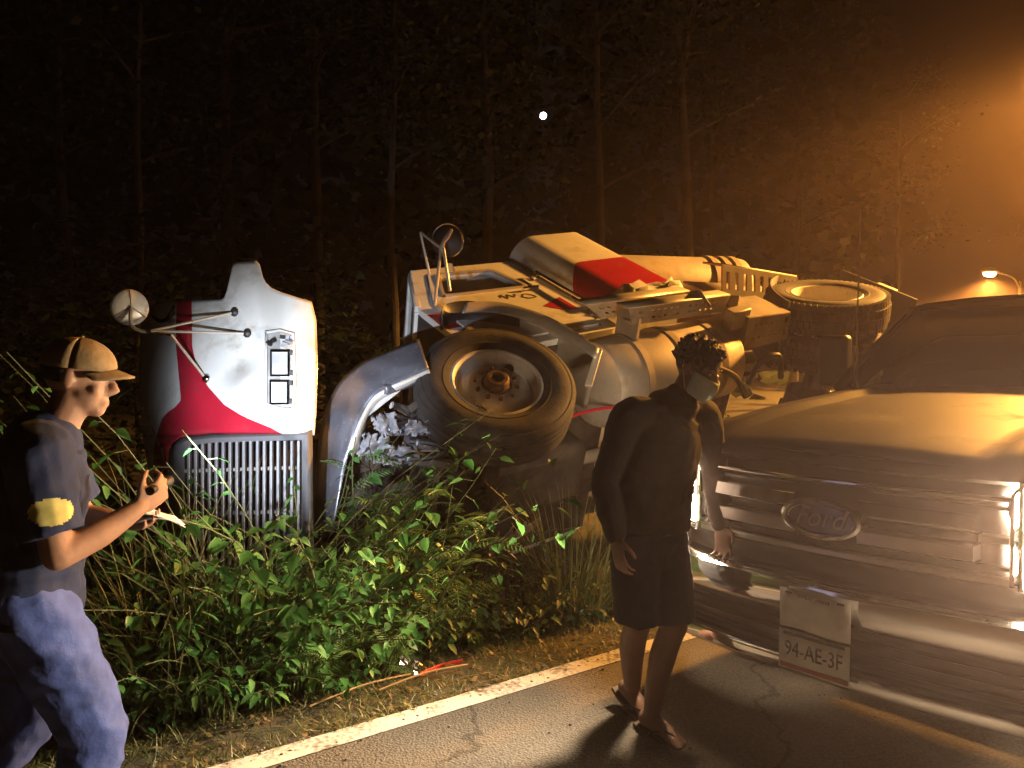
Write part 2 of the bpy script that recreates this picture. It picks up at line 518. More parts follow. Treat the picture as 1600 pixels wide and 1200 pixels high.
# red stripe low on the door, and the stripe in front of it
b = MB(); b.prism([(-1.10, 1.0135, 1.54), (-1.36, 1.0135, 1.66), (-1.36, 1.0135, 1.40), (-1.24, 1.0135, 1.40)], (0, 0.002, 0)); b.build('red_stripe', RED, door, smooth=0)
b = MB(); b.prism([(-0.125, 1.002, 1.42), (-0.125, 1.002, 1.70), (-0.25, 1.002, 1.70), (-0.25, 1.002, 1.42)], (0, 0.003, 0)); b.build('red_stripe', RED, cab, smooth=0)
# worn dark lettering on the door (illegible in the photo: strokes only)
b = MB()
for x0, z0, pts in [(-0.86, 1.80, [(0, 0), (0.03, .05), (.05, -.03), (.09, .04), (.12, -.02), (.16, .03)]), (-1.05, 1.76, [(0, .0), (.05, .05), (.1, .02), (.12, -.03), (.04, -.04), (0, 0)])]:
    b.tube(smooth_path([(x0 - u, 1.014, z0 + v) for u, v in pts], 5), (0.010, 0.003), 5)
b.build('door_lettering', mat('faded_lettering', (0.10, 0.08, 0.06), .7, var=.3), door)
# handle, hinges, grab rail
b = MB(); b.tube([(-1.12, 1.01, 1.86), (-1.12, 1.045, 1.86), (-1.28, 1.045, 1.86), (-1.28, 1.01, 1.86)], 0.012, 8); b.build('door_handle', CHROME, door)
for z in (1.3, 1.75):
    b = MB(); b.box((-0.262, 1.02, z), (0.05, 0.03, 0.09)); b.build('hinge', STEEL, door, bevel=0.006)
b = MB(); b.tube([(-1.43, 1.0, 1.3), (-1.43, 1.07, 1.32), (-1.43, 1.07, 2.1), (-1.43, 1.0, 2.12)], 0.016, 8); b.build('grab_rail', CHROME, truck)
for z in (1.32, 2.1):
    b = MB(); b.lathe([(0.0, 0), (0.035, 0), (0.035, 0.03), (0.0, 0.035)], (-1.43, 1.0, z), Matrix.Rotation(-math.pi / 2, 3, 'X'), 12); b.build('rail_foot', CHROME, truck)
# right side, roof, rear wall, floor, fire wall
b = MB(); b.prism([(x, -1.0, z) for x, z in shell_out], (0, 0.05, 0)); b.build('cab_side', WHITE, truck)
rows = []
for i in range(9):
    u = i / 8
    x = -0.46 - u * 1.02
    rows.append([(x, -0.999 + 1.998 * j / 12, 2.595 - 0.035 * u + 0.06 * math.cos((j / 12 - 0.5) * math.pi)) for j in range(13)])
b = MB(); b.grid(rows); b.build('roof', WHITE, truck, solid=0.02)
b = MB(); b.box((-1.47, 0, 1.75), (0.03, 1.9, 1.5)); b.box((-1.47, 0, 2.54), (0.028, 1.94, 0.12)); b.build('rear_wall', WHITE, truck)
b = MB(); b.box((-0.8, 0, 1.01), (1.34, 1.9, 0.04)); b.build('cab_floor', DARK, truck)
b = MB(); b.box((-0.14, 0, 1.4), (0.04, 1.9, 0.86)); b.build('fire_wall', DARK, truck)
# windscreen: frame pillars, two panes with a centre post
def ws(y, v): return Vector((-0.13 + (-0.33) * v, y, 1.86 + 0.73 * v))
b = MB(); b.grid([[ws(-0.94, 0.06), ws(-0.03, 0.06)], [ws(-0.90, 0.93), ws(-0.03, 0.93)]]); b.build('windscreen_pane', gl, truck, solid=0.006)
b = MB(); b.grid([[ws(0.03, 0.06), ws(0.94, 0.06)], [ws(0.03, 0.93), ws(0.90, 0.93)]]); b.build('windscreen_pane', gl, truck, solid=0.006)
for a, c, wd in [((-0.97, 0), (-0.95, 1), 0.07), ((0.97, 0), (0.95, 1), 0.07), ((0, 0), (0, 1), 0.05)]:
    b = MB(); b.bar(ws(*a), ws(*c), wd, 0.05, (1, 0, 0.4)); b.build('windscreen_pillar', WHITE if a[0] else BLACK, truck, bevel=0.01)
for v in (0.02, 0.98):
    b = MB(); b.bar(ws(-0.96, v), ws(0.96, v), 0.07, 0.05, (1, 0, 0.4)); b.build('windscreen_rail', WHITE, truck, bevel=0.01)
# inside the cab: seat, steering wheel, pale strip of headliner trim
b = MB(); b.box((-1.0, 0.5, 1.35), (0.5, 0.52, 0.16)); b.build('seat_cushion', mat('seat_cloth', (0.09, 0.06, 0.05), 0.9), truck, bevel=0.04)
b = MB(); b.box((-1.28, 0.5, 1.75), (0.14, 0.5, 0.7), (0, -0.15, 0)); b.build('seat_back', MATS['seat_cloth'], truck, bevel=0.05)
b = MB(); b.lathe([(0.235, -0.012), (0.247, 0), (0.235, 0.012), (0.223, 0)], (-0.52, 0.5, 1.82), Euler((0, rad(-35), 0)).to_matrix(), 28, closed=True)
b.bar((-0.52, 0.27, 1.82), (-0.52, 0.73, 1.82), 0.03, 0.02); b.build('steering_wheel', BLACK, truck)
b = MB(); b.box((-0.32, 0, 1.6), (0.3, 1.8, 0.35)); b.build('dashboard', BLACK, truck, bevel=0.05)

# round door mirror on its tripod of rods (part of the cab)
mir = empty('side_mirror', parent=truck)
a0, a1, a2 = TP(657, 363, 6.35), TP(689, 388, 6.3), TP(695, 380, 6.28)
for s_, e_, r_ in [(a0, TP(671, 428, 6.5), .011), (a0, a1, .011), (a1, TP(679, 478, 6.1), .012), (TP(693, 388, 6.28), TP(703, 455, 6.25), .012), (a1, TP(684, 420, 6.7), .008)]:
    b = MB(); b.tube([s_, e_], r_, 8); b.build('mirror_rod', ALU, mir)
b = MB(); b.tube([TP(689, 392, 6.3), TP(693, 378, 6.28), TP(699, 370, 6.26), TP(706, 358, 6.24)], [.022, .016, .02, .012], 8); b.build('mirror_clamp', ALU, mir)
mc = TP(700, 376, 6.42)
zax = (TI @ (Vector((0.25, 1, 0.15)))).normalized(); xax = zax.orthogonal().normalized(); MR = Matrix((xax, zax.cross(xax), zax)).transposed()
hd = MB(); hd.lathe([(0.001, -0.05), (0.07, -0.045), (0.125, -0.02), (0.13, 0.0), (0.12, 0.004)], mc, MR, 28)
head = hd.build('mirror_head', BLACK, mir)
b = MB(); b.lathe([(0.121, 0.004), (0.134, 0.002), (0.134, -0.012), (0.121, -0.01)], mc, MR, 28, closed=True); b.build('mirror_rim', CHROME, head)
b = MB(); b.lathe([(0.0, 0.012), (0.06, 0.01), (0.119, 0.005)], mc, MR, 28); b.build('mirror_glass', CHROME, head)
b = MB(); b.prism([TP(700, 418, 6.5), TP(707, 412, 6.5), TP(711, 424, 6.5), TP(700, 424, 6.5)], (0.02, 0.0, 0.02)); b.build('marker_light', mat('amber_lens', (0.75, 0.55, 0.25), 0.3, var=0.1), truck)

# --- sleeper box with the red band, rounded front edge
def box_row(z, y0, grow=0.0):
    R = 0.26; pts = []
    pts.append((-1.60 + grow, -0.9, z))
    for k in range(9):
        a = k / 8 * math.pi / 2
        pts.append((-1.60 - R + R * math.cos(a) + grow, y0 - R + R * math.sin(a) + grow, z))
    pts.append((-2.28, y0 + grow, z))
    for k in range(5):
        a = math.pi / 2 + k / 4 * math.pi / 2
        pts.append((-2.36 + 0.1 * math.cos(a) - grow, y0 - 0.1 + 0.1 * math.sin(a) + grow, z))
    pts.append((-2.46 - grow, -0.9, z))
    return [Vector(q) for q in pts]


def slp_y(z):
    return 1.13 + 0.02 * (z - 1.4)


zs = [1.30 + 1.46 * i / 22 for i in range(23)]
b = MB(); b.grid([box_row(z, slp_y(z)) for z in zs]); n_ = len(box_row(1, 1))
b.add(box_row(zs[-1], slp_y(zs[-1])), [tuple(range(n_))]); b.add(box_row(zs[0], slp_y(zs[0])), [tuple(range(n_))])
slp = b.build('sleeper', WHITE, truck)
# band: a painted sheet just proud of the box, its edge sweeping up towards the rear
brow = []
for k in range(10):
    v = k / 9; R = []
    base = box_row(0, 0)
    for i in range(n_):
        u = i / (n_ - 1)
        top = 1.78 + 0.26 * min(1, max(0, (u - 0.18) * 3)); z = 1.42 + (top - 1.42) * v
        R.append(box_row(z, slp_y(z), 0.003)[i])
    brow.append(R)
b = MB(); b.grid(brow); b.build('red_band', RED, slp)
b = MB()
rr = random.Random(4)
b.grid([[Vector((-1.75 - 0.075 * i + rr.uniform(-.02, .02), 1.14 + rr.uniform(-.02, .06), 1.18 + 0.055 * j + rr.uniform(-.02, .02))) for i in range(9)] for j in range(5)])
b.build('torn_skirt', WHITE, slp, solid=0.006, smooth=20)

# --- front wing strip over the tyre
top = smooth_path([(728, 474, 0), (765, 472, 0), (800, 477, 0), (850, 493, 0), (895, 517, 0), (936, 546, 0)], 5)
rows = []
for q in top:
    o_ = TL(q.x, q.y, 1.12); i_ = TL(q.x - 6, q.y + 15, 1.10); bk = o_ + Vector((0, -0.5, 0.02))
    rows.append([i_, o_, bk])
b = MB(); b.grid(rows)
wing = b.build('wheel_arch', ALU, truck, solid=0.014)
b = MB(); e0 = TL(936, 546, 1.11); b.bar(e0, TP(919, 604, 5.45), 0.05, 0.03, (0, 1, 0)); b.build('arch_brace', ALU, truck, bevel=0.004)
rows = []
for q in smooth_path([(690, 486, 0), (700, 476, 0), (728, 472, 0), (765, 476, 0), (812, 484, 0)], 4):
    o_ = TL(q.x, q.y, 1.09); rows.append([TL(q.x, q.y + 30, 1.0), o_, o_ + Vector((0.02, -0.5, 0.0))])
b = MB(); b.grid(rows); b.build('rubber_flap', BLACK, truck, solid=0.02)

# --- wheels
def axle_matrix(ax):
    ax = Vector(ax).normalized(); x = Vector((1, 0, 0)) - ax * ax.x; x.normalize()
    return Matrix((x, ax.cross(x), ax)).transposed()


TY_R, TY_W, RIM_R = 0.525, 0.28, 0.292


def tyre_profile(grooves):
    W = TY_W / 2; pr = [(RIM_R, W * 0.80), (RIM_R + 0.02, W * 0.92), (RIM_R + 0.05, W * 0.99), (RIM_R + 0.056, W * 1.015), (RIM_R + 0.064, W * 1.0), (RIM_R + 0.11, W * 1.08), (RIM_R + 0.16, W * 1.06),
                        (TY_R - 0.05, W * 0.98), (TY_R - 0.045, W * 0.955), (TY_R - 0.035, W * 0.96), (TY_R - 0.012, W * 0.86)]
    tr = []
    for k in range(5):
        c = W * (0.66 - 0.33 * k)
        hw = W * 0.135
        z = 0.0035 * abs(k - 2)
        tr += [(TY_R - 0.014 - z, c + hw + 0.006), (TY_R - z, c + hw), (TY_R - z, c - hw), (TY_R - 0.014 - z, c - hw - 0.006)]
    if not grooves:
        tr = [(TY_R - 0.018, W * 0.8), (TY_R - 0.012, 0), (TY_R - 0.018, -W * 0.8)]
    return pr + tr + [(r, -z) for r, z in reversed(pr)]


def wheel(name, c, ax, rib, hubstyle):
    wh = empty(name, parent=truck)
    M = axle_matrix(ax); c = Vector(c)
    b = MB(); b.lathe(tyre_profile(rib), c, M, 72); ty = b.build('tyre', RUBBER, wh, smooth=28)
    if not rib:                      # deep lugs of a drive tyre
        b = MB(); W = TY_W / 2
        for k in range(64):
            a = 2 * math.pi * k / 64
            for row, (z0, z1) in enumerate([(-1.0, -0.62), (-0.55, -0.08), (0.0, 0.5), (0.57, 1.0)]):
                aa = a + (0.049 if row % 2 else 0)
                M2 = M @ Matrix.Rotation(aa, 3, 'Z')
                zc = (z0 + z1) / 2 * W * 0.98
                b.box(c + M2 @ Vector((TY_R - 0.006 - (0.014 if row in (0, 3) else 0), 0, zc)), (0.03, 0.035, (z1 - z0) * W * 0.94), M=M2 @ Matrix.Rotation(0.3 if row in (0, 3) else 0.0, 3, 'X'))
        tag(b.build('tread_blocks', RUBBER, ty, smooth=0, fix=False), kind='stuff')
    W = TY_W / 2
    if hubstyle == 'front':          # disc dished, hub sunk in the middle
        pr = [(RIM_R + 0.012, W * 0.86), (RIM_R - 0.004, W * 0.88), (RIM_R - 0.018, W * 0.78), (RIM_R - 0.026, W * 0.45), (RIM_R - 0.04, 0.03), (0.24, 0.028), (0.2, 0.062), (0.165, 0.08), (0.10, 0.09), (0.09, 0.07)]
        b = MB(); b.lathe(pr, c, M, 60); rim = b.build('rim', RIMW, wh)
        b = MB(); b.lathe([(0.10, 0.088), (0.098, 0.10), (0.082, 0.105), (0.078, 0.14), (0.066, 0.152), (0.045, 0.152), (0.04, 0.14), (0.0, 0.14)], c, M, 28); b.build('hub', RUST, wh)
        for k in range(10):
            a = 2 * math.pi * k / 10
            b = MB(); b.lathe([(0.015, 0.07), (0.015, 0.10), (0.008, 0.103), (0.008, 0.115), (0.0, 0.116)], c + M @ Vector((0.135 * math.cos(a), 0.135 * math.sin(a), 0)), M, 6); b.build('wheel_nut', RUST, wh)
        for k in range(2):
            a = rad(215) + k * math.pi
            b = MB(); b.lathe([(0.034, 0.0), (0.034, 0.008), (0.0, 0.008)], c + M @ Vector((0.213 * math.cos(a), 0.213 * math.sin(a), 0.052)), M @ Matrix.Rotation(rad(40), 3, Vector((math.sin(a), -math.cos(a), 0))), 16)
            b.build('hand_hole', BLACK, rim)
    else:                            # deep dish with a hub stub
        pr = [(RIM_R + 0.015, W * 0.86), (RIM_R + 0.005, W * 0.93), (RIM_R - 0.006, W * 0.88), (RIM_R - 0.02, W * 0.6), (RIM_R - 0.032, -0.02), (0.22, -0.06), (0.19, -0.085), (0.11, -0.09)]
        b = MB(); b.lathe(pr, c, M, 60); rim = b.build('rim', RIMW, wh)
        b = MB(); b.lathe([(0.112, -0.09), (0.112, 0.0), (0.1, 0.02), (0.085, 0.025), (0.03, 0.025), (0.028, 0.045), (0, 0.046)], c, M, 24); b.build('hub', RIMW, wh)
        for k in range(10):
            a = 2 * math.pi * k / 10
            b = MB(); b.lathe([(0.016, -0.09), (0.016, -0.05), (0.0, -0.048)], c + M @ Vector((0.15 * math.cos(a), 0.15 * math.sin(a), 0)), M, 6); b.build('wheel_nut', RUST, wh)
    return wh


st = rad(27)
fw = wheel('front_wheel', (0.02, 0.94, 0.54), (0.12, 0.92, -0.24), True, 'front')
RX = -3.62
RAX = Vector((0.05, 1, 0.2)).normalized()
for yw in (1.08, 0.74, -0.74, -1.08): wheel('rear_wheel', Vector((RX, 0, 0.40)) + RAX * yw, RAX, False, 'rear')
wheel('front_wheel', (0.0, -0.94, 0.52), (math.sin(st), math.cos(st), 0.0), True, 'front')

# --- chassis
for y in (0.43, -0.43):
    b = MB(); b.box((-2.1, y, 0.98), (6.2, 0.012, 0.26)); b.box((-2.1, y - math.copysign(.04, y), 1.105), (6.2, 0.08, 0.012)); b.box((-2.1, y - math.copysign(.04, y), 0.855), (6.2, 0.08, 0.012)); b.build('frame_rail', DARK, truck)
for x in (0.9, -0.9, -1.9, -2.9, -4.6, -5.1):
    b = MB(); b.box((x, 0, 0.98), (0.1, 0.83, 0.16)); b.build('cross_member', DARK, truck)
b = MB(); b.tube([(0, -0.85, 0.55), (0, -0.5, 0.50), (0, 0.5, 0.50), (0, 0.85, 0.55)], 0.06, 10); b.build('front_axle', DARK, truck)
b = MB(); b.tube([(RX, -0.8, 0.52), (RX, -0.3, 0.52), (RX, -0.22, 0.52), (RX, 0.22, 0.52), (RX, 0.3, 0.52), (RX, 0.8, 0.52)], [.09, .10, .22, .22, .10, .09], 14); b.build('rear_axle', DARK, truck)
b = MB(); b.tube([(-0.9, 0, 0.8), (RX, 0, 0.6)], 0.055, 12); b.build('drive_shaft', STEEL, truck)
b = MB(); b.box((-0.45, 0, 0.9), (1.1, 0.55, 0.6)); b.build('gearbox', DARK, truck, bevel=0.08)
b = MB(); b.box((0.55, 0, 1.05), (1.0, 0.62, 0.85)); b.build('engine_block', DARK, truck, bevel=0.08)
for x0 in (0, RX):
    for y in (0.5, -0.5):
        for k in range(5):
            Lk = 0.75 - 0.13 * k
            b = MB(); b.tube(smooth_path([(x0 - Lk, y, 0.72 + 0.02 * k * 0 + 0.05), (x0 - Lk / 2, y, 0.67 - .0 - 0.016 * k), (x0, y, 0.655 - 0.018 * k), (x0 + Lk / 2, y, 0.67 - 0.016 * k), (x0 + Lk, y, 0.77)], 3), (0.009, 0.045), 6)
            b.build('leaf_spring', STEEL, truck)
b = MB(); b.tube([(0.35, -0.7, 0.62), (0.35, 0.7, 0.62)], 0.02, 8); b.build('track_rod', STEEL, truck)
# fuel tank with straps
b = MB(); b.lathe([(0, 0), (0.25, 0.0), (0.32, 0.03), (0.335, 0.06), (0.335, 1.34), (0.32, 1.37), (0.25, 1.4), (0, 1.4)], (-2.38, 0.72, 0.72), axle_matrix((1, 0, 0)) if False else Matrix(((0, 0, 1), (0, 1, 0), (-1, 0, 0))), 44)
ftank = b.build('fuel_tank', ALU, truck)
for x in (-1.3, -1.68, -2.1):
    b = MB(); b.lathe([(0.338, -0.03), (0.344, -0.03), (0.344, 0.03), (0.338, 0.03)], (x, 0.72, 0.72), Matrix(((0, 0, 1), (0, 1, 0), (-1, 0, 0))), 44, closed=True); b.build('tank_strap', STEEL, ftank)


def perforated(name, quad, nx, ny, hole, parent, m=ALU, th=0.012):
    """plate between four corners (a,b along the top, c,d below) with real openings"""
    a, b_, c, d = [Vector(q) for q in quad]
    rows = [[(a.lerp(b_, i / nx)).lerp(c.lerp(d, i / nx), j / ny) for i in range(nx + 1)] for j in range(ny + 1)]
    g = MB(); g.grid(rows, skip=hole)
    return g.build(name, m, parent, smooth=0, solid=th, fix=False)


# treads of the cab steps, facing the road now
zA, zB = 1.02, 0.72
q = [TZ(915, 477, zA), TZ(1078, 455, zA), TZ(940, 497, zA), TZ(1086, 473, zA)]
stepA = perforated('step_tread', q, 64, 8, lambda j, i: j in (2, 5) and i % 4 in (1, 2) and 3 < i < 60 and (i // 4 + j) % 5 != 0, truck)
q2 = [TZ(982, 482, zB), TZ(1141, 461, zB), TZ(988, 507, zB), TZ(1128, 487, zB)]
stepB = perforated('step_tread', q2, 64, 8, lambda j, i: j in (2, 5) and i % 4 in (1, 2) and 3 < i < 60 and (i // 4) % 6 != 2, truck)
for s_, (a, c, e, g) in ((stepA, q), (stepB, q2)):
    b = MB(); b.grid([[a, c], [a + Vector((0, -0.01, 0.13)), c + Vector((0, -0.01, 0.13))]]); b.build('tread_flange', ALU, s_, solid=0.012)
    b = MB(); b.grid([[e, g], [e + Vector((0, 0.0, 0.1)), g + Vector((0, 0.0, 0.1))]]); b.build('tread_flange', ALU, s_, solid=0.012)
for px0, py0, px1, py1 in ((985, 483, 978, 530), (1138, 462, 1130, 502), (1082, 456, 1098, 480)):
    b = MB(); b.bar(TZ(px0, py0, 0.84), TZ(px1, py1, 0.76), 0.03, 0.22, (0, 0, 1)); b.build('step_bracket', STEEL, truck, bevel=0.005)
# battery box with a perforated lid
zb = 0.52
q3 = [TZ(1170, 497, zb), TZ(1235, 488, zb), TZ(1160, 547, zb), TZ(1228, 530, zb)]
ctr = sum(q3, Vector()) / 4
lid = perforated('battery_box_lid', q3, 24, 14, lambda j, i: (j in (3, 9) and i % 3 == 1 and 1 < i < 20) or (i in (21, 22) and (2 <= j <= 4 or 8 <= j <= 10)), truck)
b = MB()
for (u, v) in ((0, 1), (1, 3), (3, 2), (2, 0)):
    b.grid([[q3[u], q3[v]], [q3[u] + Vector((0, 0, 0.38)), q3[v] + Vector((0, 0, 0.38))]])
b.grid([[q3[0] + Vector((0, 0, .1)), q3[1] + Vector((0, 0, .1))], [q3[2] + Vector((0, 0, .1)), q3[3] + Vector((0, 0, .1))]])
b.build('battery_box', STEEL, truck, solid=0.01, smooth=0)
b = MB(); b.bar(TZ(1138, 500, 0.6), TZ(1165, 492, 0.6), 0.10, 0.16, (0, 1, 0)); b.build('box_bracket', ALU, truck, bevel=0.01)

# --- load body behind the sleeper: long air tank with bands, side rail with slotted openings
A_ = TL(985, 425, 0.80); B_ = TL(1118, 428, 0.80)
axd = (A_ - B_).normalized(); off = Vector((0, -0.12, -0.05))
MT = Matrix((axd.orthogonal().normalized(), axd.cross(axd.orthogonal().normalized()), axd)).transposed()
Lc = (A_ - B_).length
b = MB(); b.lathe([(0, -0.3), (0.2, -0.3), (0.29, -0.26), (0.30, -0.2), (0.30, Lc + 0.5), (0.29, Lc + 0.55), (0, Lc + 0.6)], B_ + off, MT, 44)
atk = b.build('air_tank', ALU, truck)
for k in (-0.12, 0.0, 0.14):
    b = MB(); b.lathe([(0.302, k - 0.03), (0.318, k - 0.03), (0.318, k + 0.03), (0.302, k + 0.03)], B_ + off, MT, 44, closed=True); b.build('tank_band', STEEL, atk)
zr = 1.30
q4 = [TZ(1128, 413, zr), TZ(1245, 432, zr), TZ(1128, 470, zr), TZ(1245, 474, zr)]
rail = perforated('side_rail', q4, 46, 12, lambda j, i: 2 <= j <= 7 and i % 5 in (2, 3) and 1 < i < 44, truck, th=0.02)
b = MB(); b.grid([[q4[0], q4[1]], [q4[0] + Vector((0, -0.06, .22)), q4[1] + Vector((0, -0.06, .22))]]); b.build('rail_top', ALU, rail, solid=0.02)
b = MB(); b.grid([[q4[2], q4[3]], [q4[2] + Vector((0, 0.0, .5)), q4[3] + Vector((0, 0.0, .5))]]); b.build('rail_bottom', STEEL, rail, solid=0.02)
b = MB(); b.box((-3.15, -0.15, 1.62), (1.5, 1.5, 0.12)); b.build('load_deck', STEEL, truck, bevel=0.01)
b = MB(); b.box((-2.75, -0.3, 1.35), (0.4, 0.6, 0.45)); b.build('deck_support', DARK, truck, bevel=0.02)
# mudguard skirt ahead of the rear wheel, mud flap behind
rows = []
for k in range(10):
    a = rad(150 - 75 * k / 9)
    rows.append([(RX - 0.0 + 0.62 * math.cos(rad(8 + 8 * k)), y, 0.52 + 0.62 * math.sin(rad(8 + 8 * k))) for y in (0.55, 1.18)])
b = MB(); b.grid(rows); b.build('mudguard', DARK, truck, solid=0.012)
b = MB(); b.box((RX - 0.68, 0.9, 0.6), (0.015, 0.6, 0.8)); b.build('mud_flap', BLACK, truck)
b = MB(); b.box((-5.15, 0, 0.95), (0.06, 1.9, 0.22)); b.build('tail_bar', ALU, truck, bevel=0.01)
for y in (0.75, -0.75):
    b = MB(); b.box((-5.19, y, 0.95), (0.03, 0.25, 0.12)); b.build('tail_light', RED, truck, bevel=0.01)
# hoses and lumps of the drive line under the cab
for pts, r_ in [([(1170, 600, 6.2), (1185, 570, 6.15), (1215, 555, 6.2), (1220, 590, 6.3)], 0.024), ([(1120, 575, 6.1), (1150, 590, 6.2), (1165, 620, 6.3)], 0.025),
                ([(880, 655, 5.6), (930, 640, 5.7), (1000, 632, 5.9)], 0.012), ([(640, 640, 5.0), (660, 630, 5.05), (690, 640, 5.3)], 0.028), ([(612, 632, 5.0), (640, 640, 5.05), (668, 650, 5.3)], 0.022)]:
    b = MB(); b.tube(smooth_path([TP(*p) for p in pts], 5), r_, 8); b.build('hose', DARK if r_ > .02 else RED, truck)
# crushed front end: radiator tank, brackets, torn lining
for px0, py0, px1, py1, d, wd in ((600, 672, 700, 668, 5.05, 0.12), (640, 690, 715, 700, 5.0, 0.16), (630, 715, 710, 728, 4.98, 0.10), (600, 610, 662, 590, 4.95, 0.05)):
    b = MB(); b.bar(TP(px0, py0, d), TP(px1, py1, d + 0.25), wd, 0.06, (0, 1, 0.3)); b.build('crushed_bracket', SCUFF, truck, bevel=0.012)
b = MB(); b.tube([TP(612, 633, 4.97), TP(655, 655, 5.1)], 0.024, 10); b.build('steering_damper', CHROME, truck)
b = MB(); b.tube([TP(618, 650, 4.95), TP(660, 664, 5.1)], 0.014, 10); b.build('brake_line', CHROME, truck)
rr = random.Random(8)
for n_s, (cx, cy, sx, sy, tilt) in enumerate(((604, 664, 34, 34, .4), (584, 700, 44, 40, -.3), (625, 712, 56, 30, .15), (655, 668, 40, 22, -.1))):
    rows = []
    for j in range(15):
        R = []
        for i in range(17):
            u, v = i / 16 - .5, j / 14 - .5
            rim = max(abs(u), abs(v)) > .47
            fold = noise.noise(Vector((u * 3.2 + n_s * 5, v * 2.4, 3))) + .5 * abs(noise.noise(Vector((u * 6 + v * 3, v * 5 + n_s, 8))))
            px = cx + sx * (u + tilt * v) + (rr.uniform(-3, 3) if rim else 0); py = cy + sy * (v - tilt * u * .6) + (rr.uniform(-4, 4) if rim else 0)
            R.append(TP(px, py, 4.95 + .11 * fold + .05 * v))
        rows.append(R)
    b = MB(); b.grid(rows, skip=lambda j, i, k=n_s: (j < 3 and (i + k) % 7 == 2) or (j > 11 and (i * 2 + k) % 9 < 2)); b.build('torn_lining', SHRED, truck, solid=0.003, smooth=50)
b = MB(); b.tube(smooth_path([TP(640 + 55 * math.cos(a), 703 + 14 * math.sin(a), 4.97) for a in [rad(k * 30 - 90) for k in range(9)]], 3), 0.02, 8); b.build('fan_shroud', BLACK, truck)
for k in range(7):
    b = MB(); a = TP(640, 704, 5.0); e = TP(640 + 48 * math.cos(k * 0.9), 703 + 13 * math.sin(k * 0.9), 4.99); b.bar(a, e, 0.035, 0.006, (0, 1, .3)); b.build('fan_blade', STEEL, truck)

# ================================================================== hood torn off the truck
hood = empty('truck_hood', (-1.75, 4.6, gz(-1.75, 4.6)))
tag(hood, 'white truck hood with red swoosh, slatted grille and twin headlights, standing in the weeds', 'truck hood')
HO = hood.location


def hd_d(px, py):
    d = 4.5 + 0.5 * (max(0, 305 - px) / 85) ** 2 + 0.10 * (max(0, px - 440) / 55) ** 2.5
    if py < 680: d += (680 - py) / 270 * 0.42 + 0.05 * ((680 - py) / 270) ** 2
    else: d += -0.03 * (py - 680) / 100
    # soft crown over the middle of the panel
    return d - 0.05 * math.exp(-((px - 390) / 70) ** 2) * (1 if py < 680 else 0.0)


def HP(px, py, dd=0.0): return P(px, py, hd_d(px, py) + dd) - HO


e_l = {450: 224, 500: 222, 560: 218, 620: 218, 680: 224}
s_l = {450: 277, 540: 276, 625: 284, 636: 276, 645: 262, 655: 254, 680: 246}
s_r = {450: 300, 541: 301, 571: 307, 604: 325, 633: 351, 651: 380, 671: 428, 680: 446}
e_r = {450: 484, 472: 486, 500: 493, 560: 495, 640: 493, 680: 490}
topy = {222: 502, 228: 488, 238: 478, 258: 468, 276: 466, 300: 470, 350: 468, 359: 445, 363: 414, 370: 409, 405: 408, 409: 420, 413: 438, 425: 450, 440: 457, 486: 472}


def seg_x(s, y):
    """s in 0..3: left edge, stripe, stripe, right edge"""
    bp = [lerp(e_l, y), lerp(s_l, y), lerp(s_r, y), lerp(e_r, y)]
    i = min(2, int(s)); return bp[i] + (bp[i + 1] - bp[i]) * (s - i)


svals = [i / 10 for i in range(10)] + [1 + i / 6 for i in range(6)] + [2 + i / 40 for i in range(41)]
NR = 40
rows = []
for k in range(NR + 1):
    R = []
    for s in svals:
        tp = lerp(topy, seg_x(s, 470)); y = 680 + (tp - 680) * k / NR
        x = seg_x(s, y)
        R.append(HP(x, y))
    rows.append(R)
nL, nS = 10, 6
b = MB(); b.grid(rows, mif=lambda i, j: 1 if nL <= j < nL + nS else 0)
shell = b.build('hood_panel', [WHITE, RED], hood, solid=0.010, smooth=50, fix=False)
# the sides of the shell going back
for edge, nm in ((0, 'hood_side'), (-1, 'hood_side')):
    rws = [[R[edge], R[edge] + Vector((-0.07 if edge else -0.02, 0.25, 0.02)), R[edge] + Vector((-0.17 if edge else 0.02, 0.5, 0.06))] for R in rows]
    b = MB(); b.grid(rws); b.build(nm, WHITE, hood, solid=0.01, smooth=50, fix=False)
# lower left corner beside the grille: white edge, red flank
rws = []
for k in range(14):
    y = 680 + 240 * k / 13
    xl = lerp({680: 224, 720: 230, 760: 240, 920: 250}, y); xm = lerp({680: 246, 700: 242, 740: 240, 760: 246, 920: 256}, y); xr = lerp({680: 290, 690: 268, 705: 262, 920: 268}, y)
    rws.append([HP(xl, y), HP((xl + xm) / 2, y), HP(xm, y), HP(xm * .6 + xr * .4, y), HP(xm * .2 + xr * .8, y), HP(xr, y)])
b = MB(); b.grid(rws, mif=lambda i, j: 0 if j < 2 else 1); b.build('hood_corner', [WHITE, RED], hood, solid=0.01, smooth=50, fix=False)
b = MB(); b.grid([[R[0], R[0] + Vector((0, 0.3, 0)), R[0] + Vector((0.02, .55, 0))] for R in rws]); b.build('hood_side', WHITE, hood, solid=0.01)
# black hose loop at the top edge
b = MB(); b.tube(smooth_path([HP(237, 478, -.03), HP(240, 494, -.03), HP(252, 502, -.02), HP(266, 494, -.02), HP(274, 478, 0)], 5), 0.013, 8); b.build('rubber_hose', BLACK, hood)
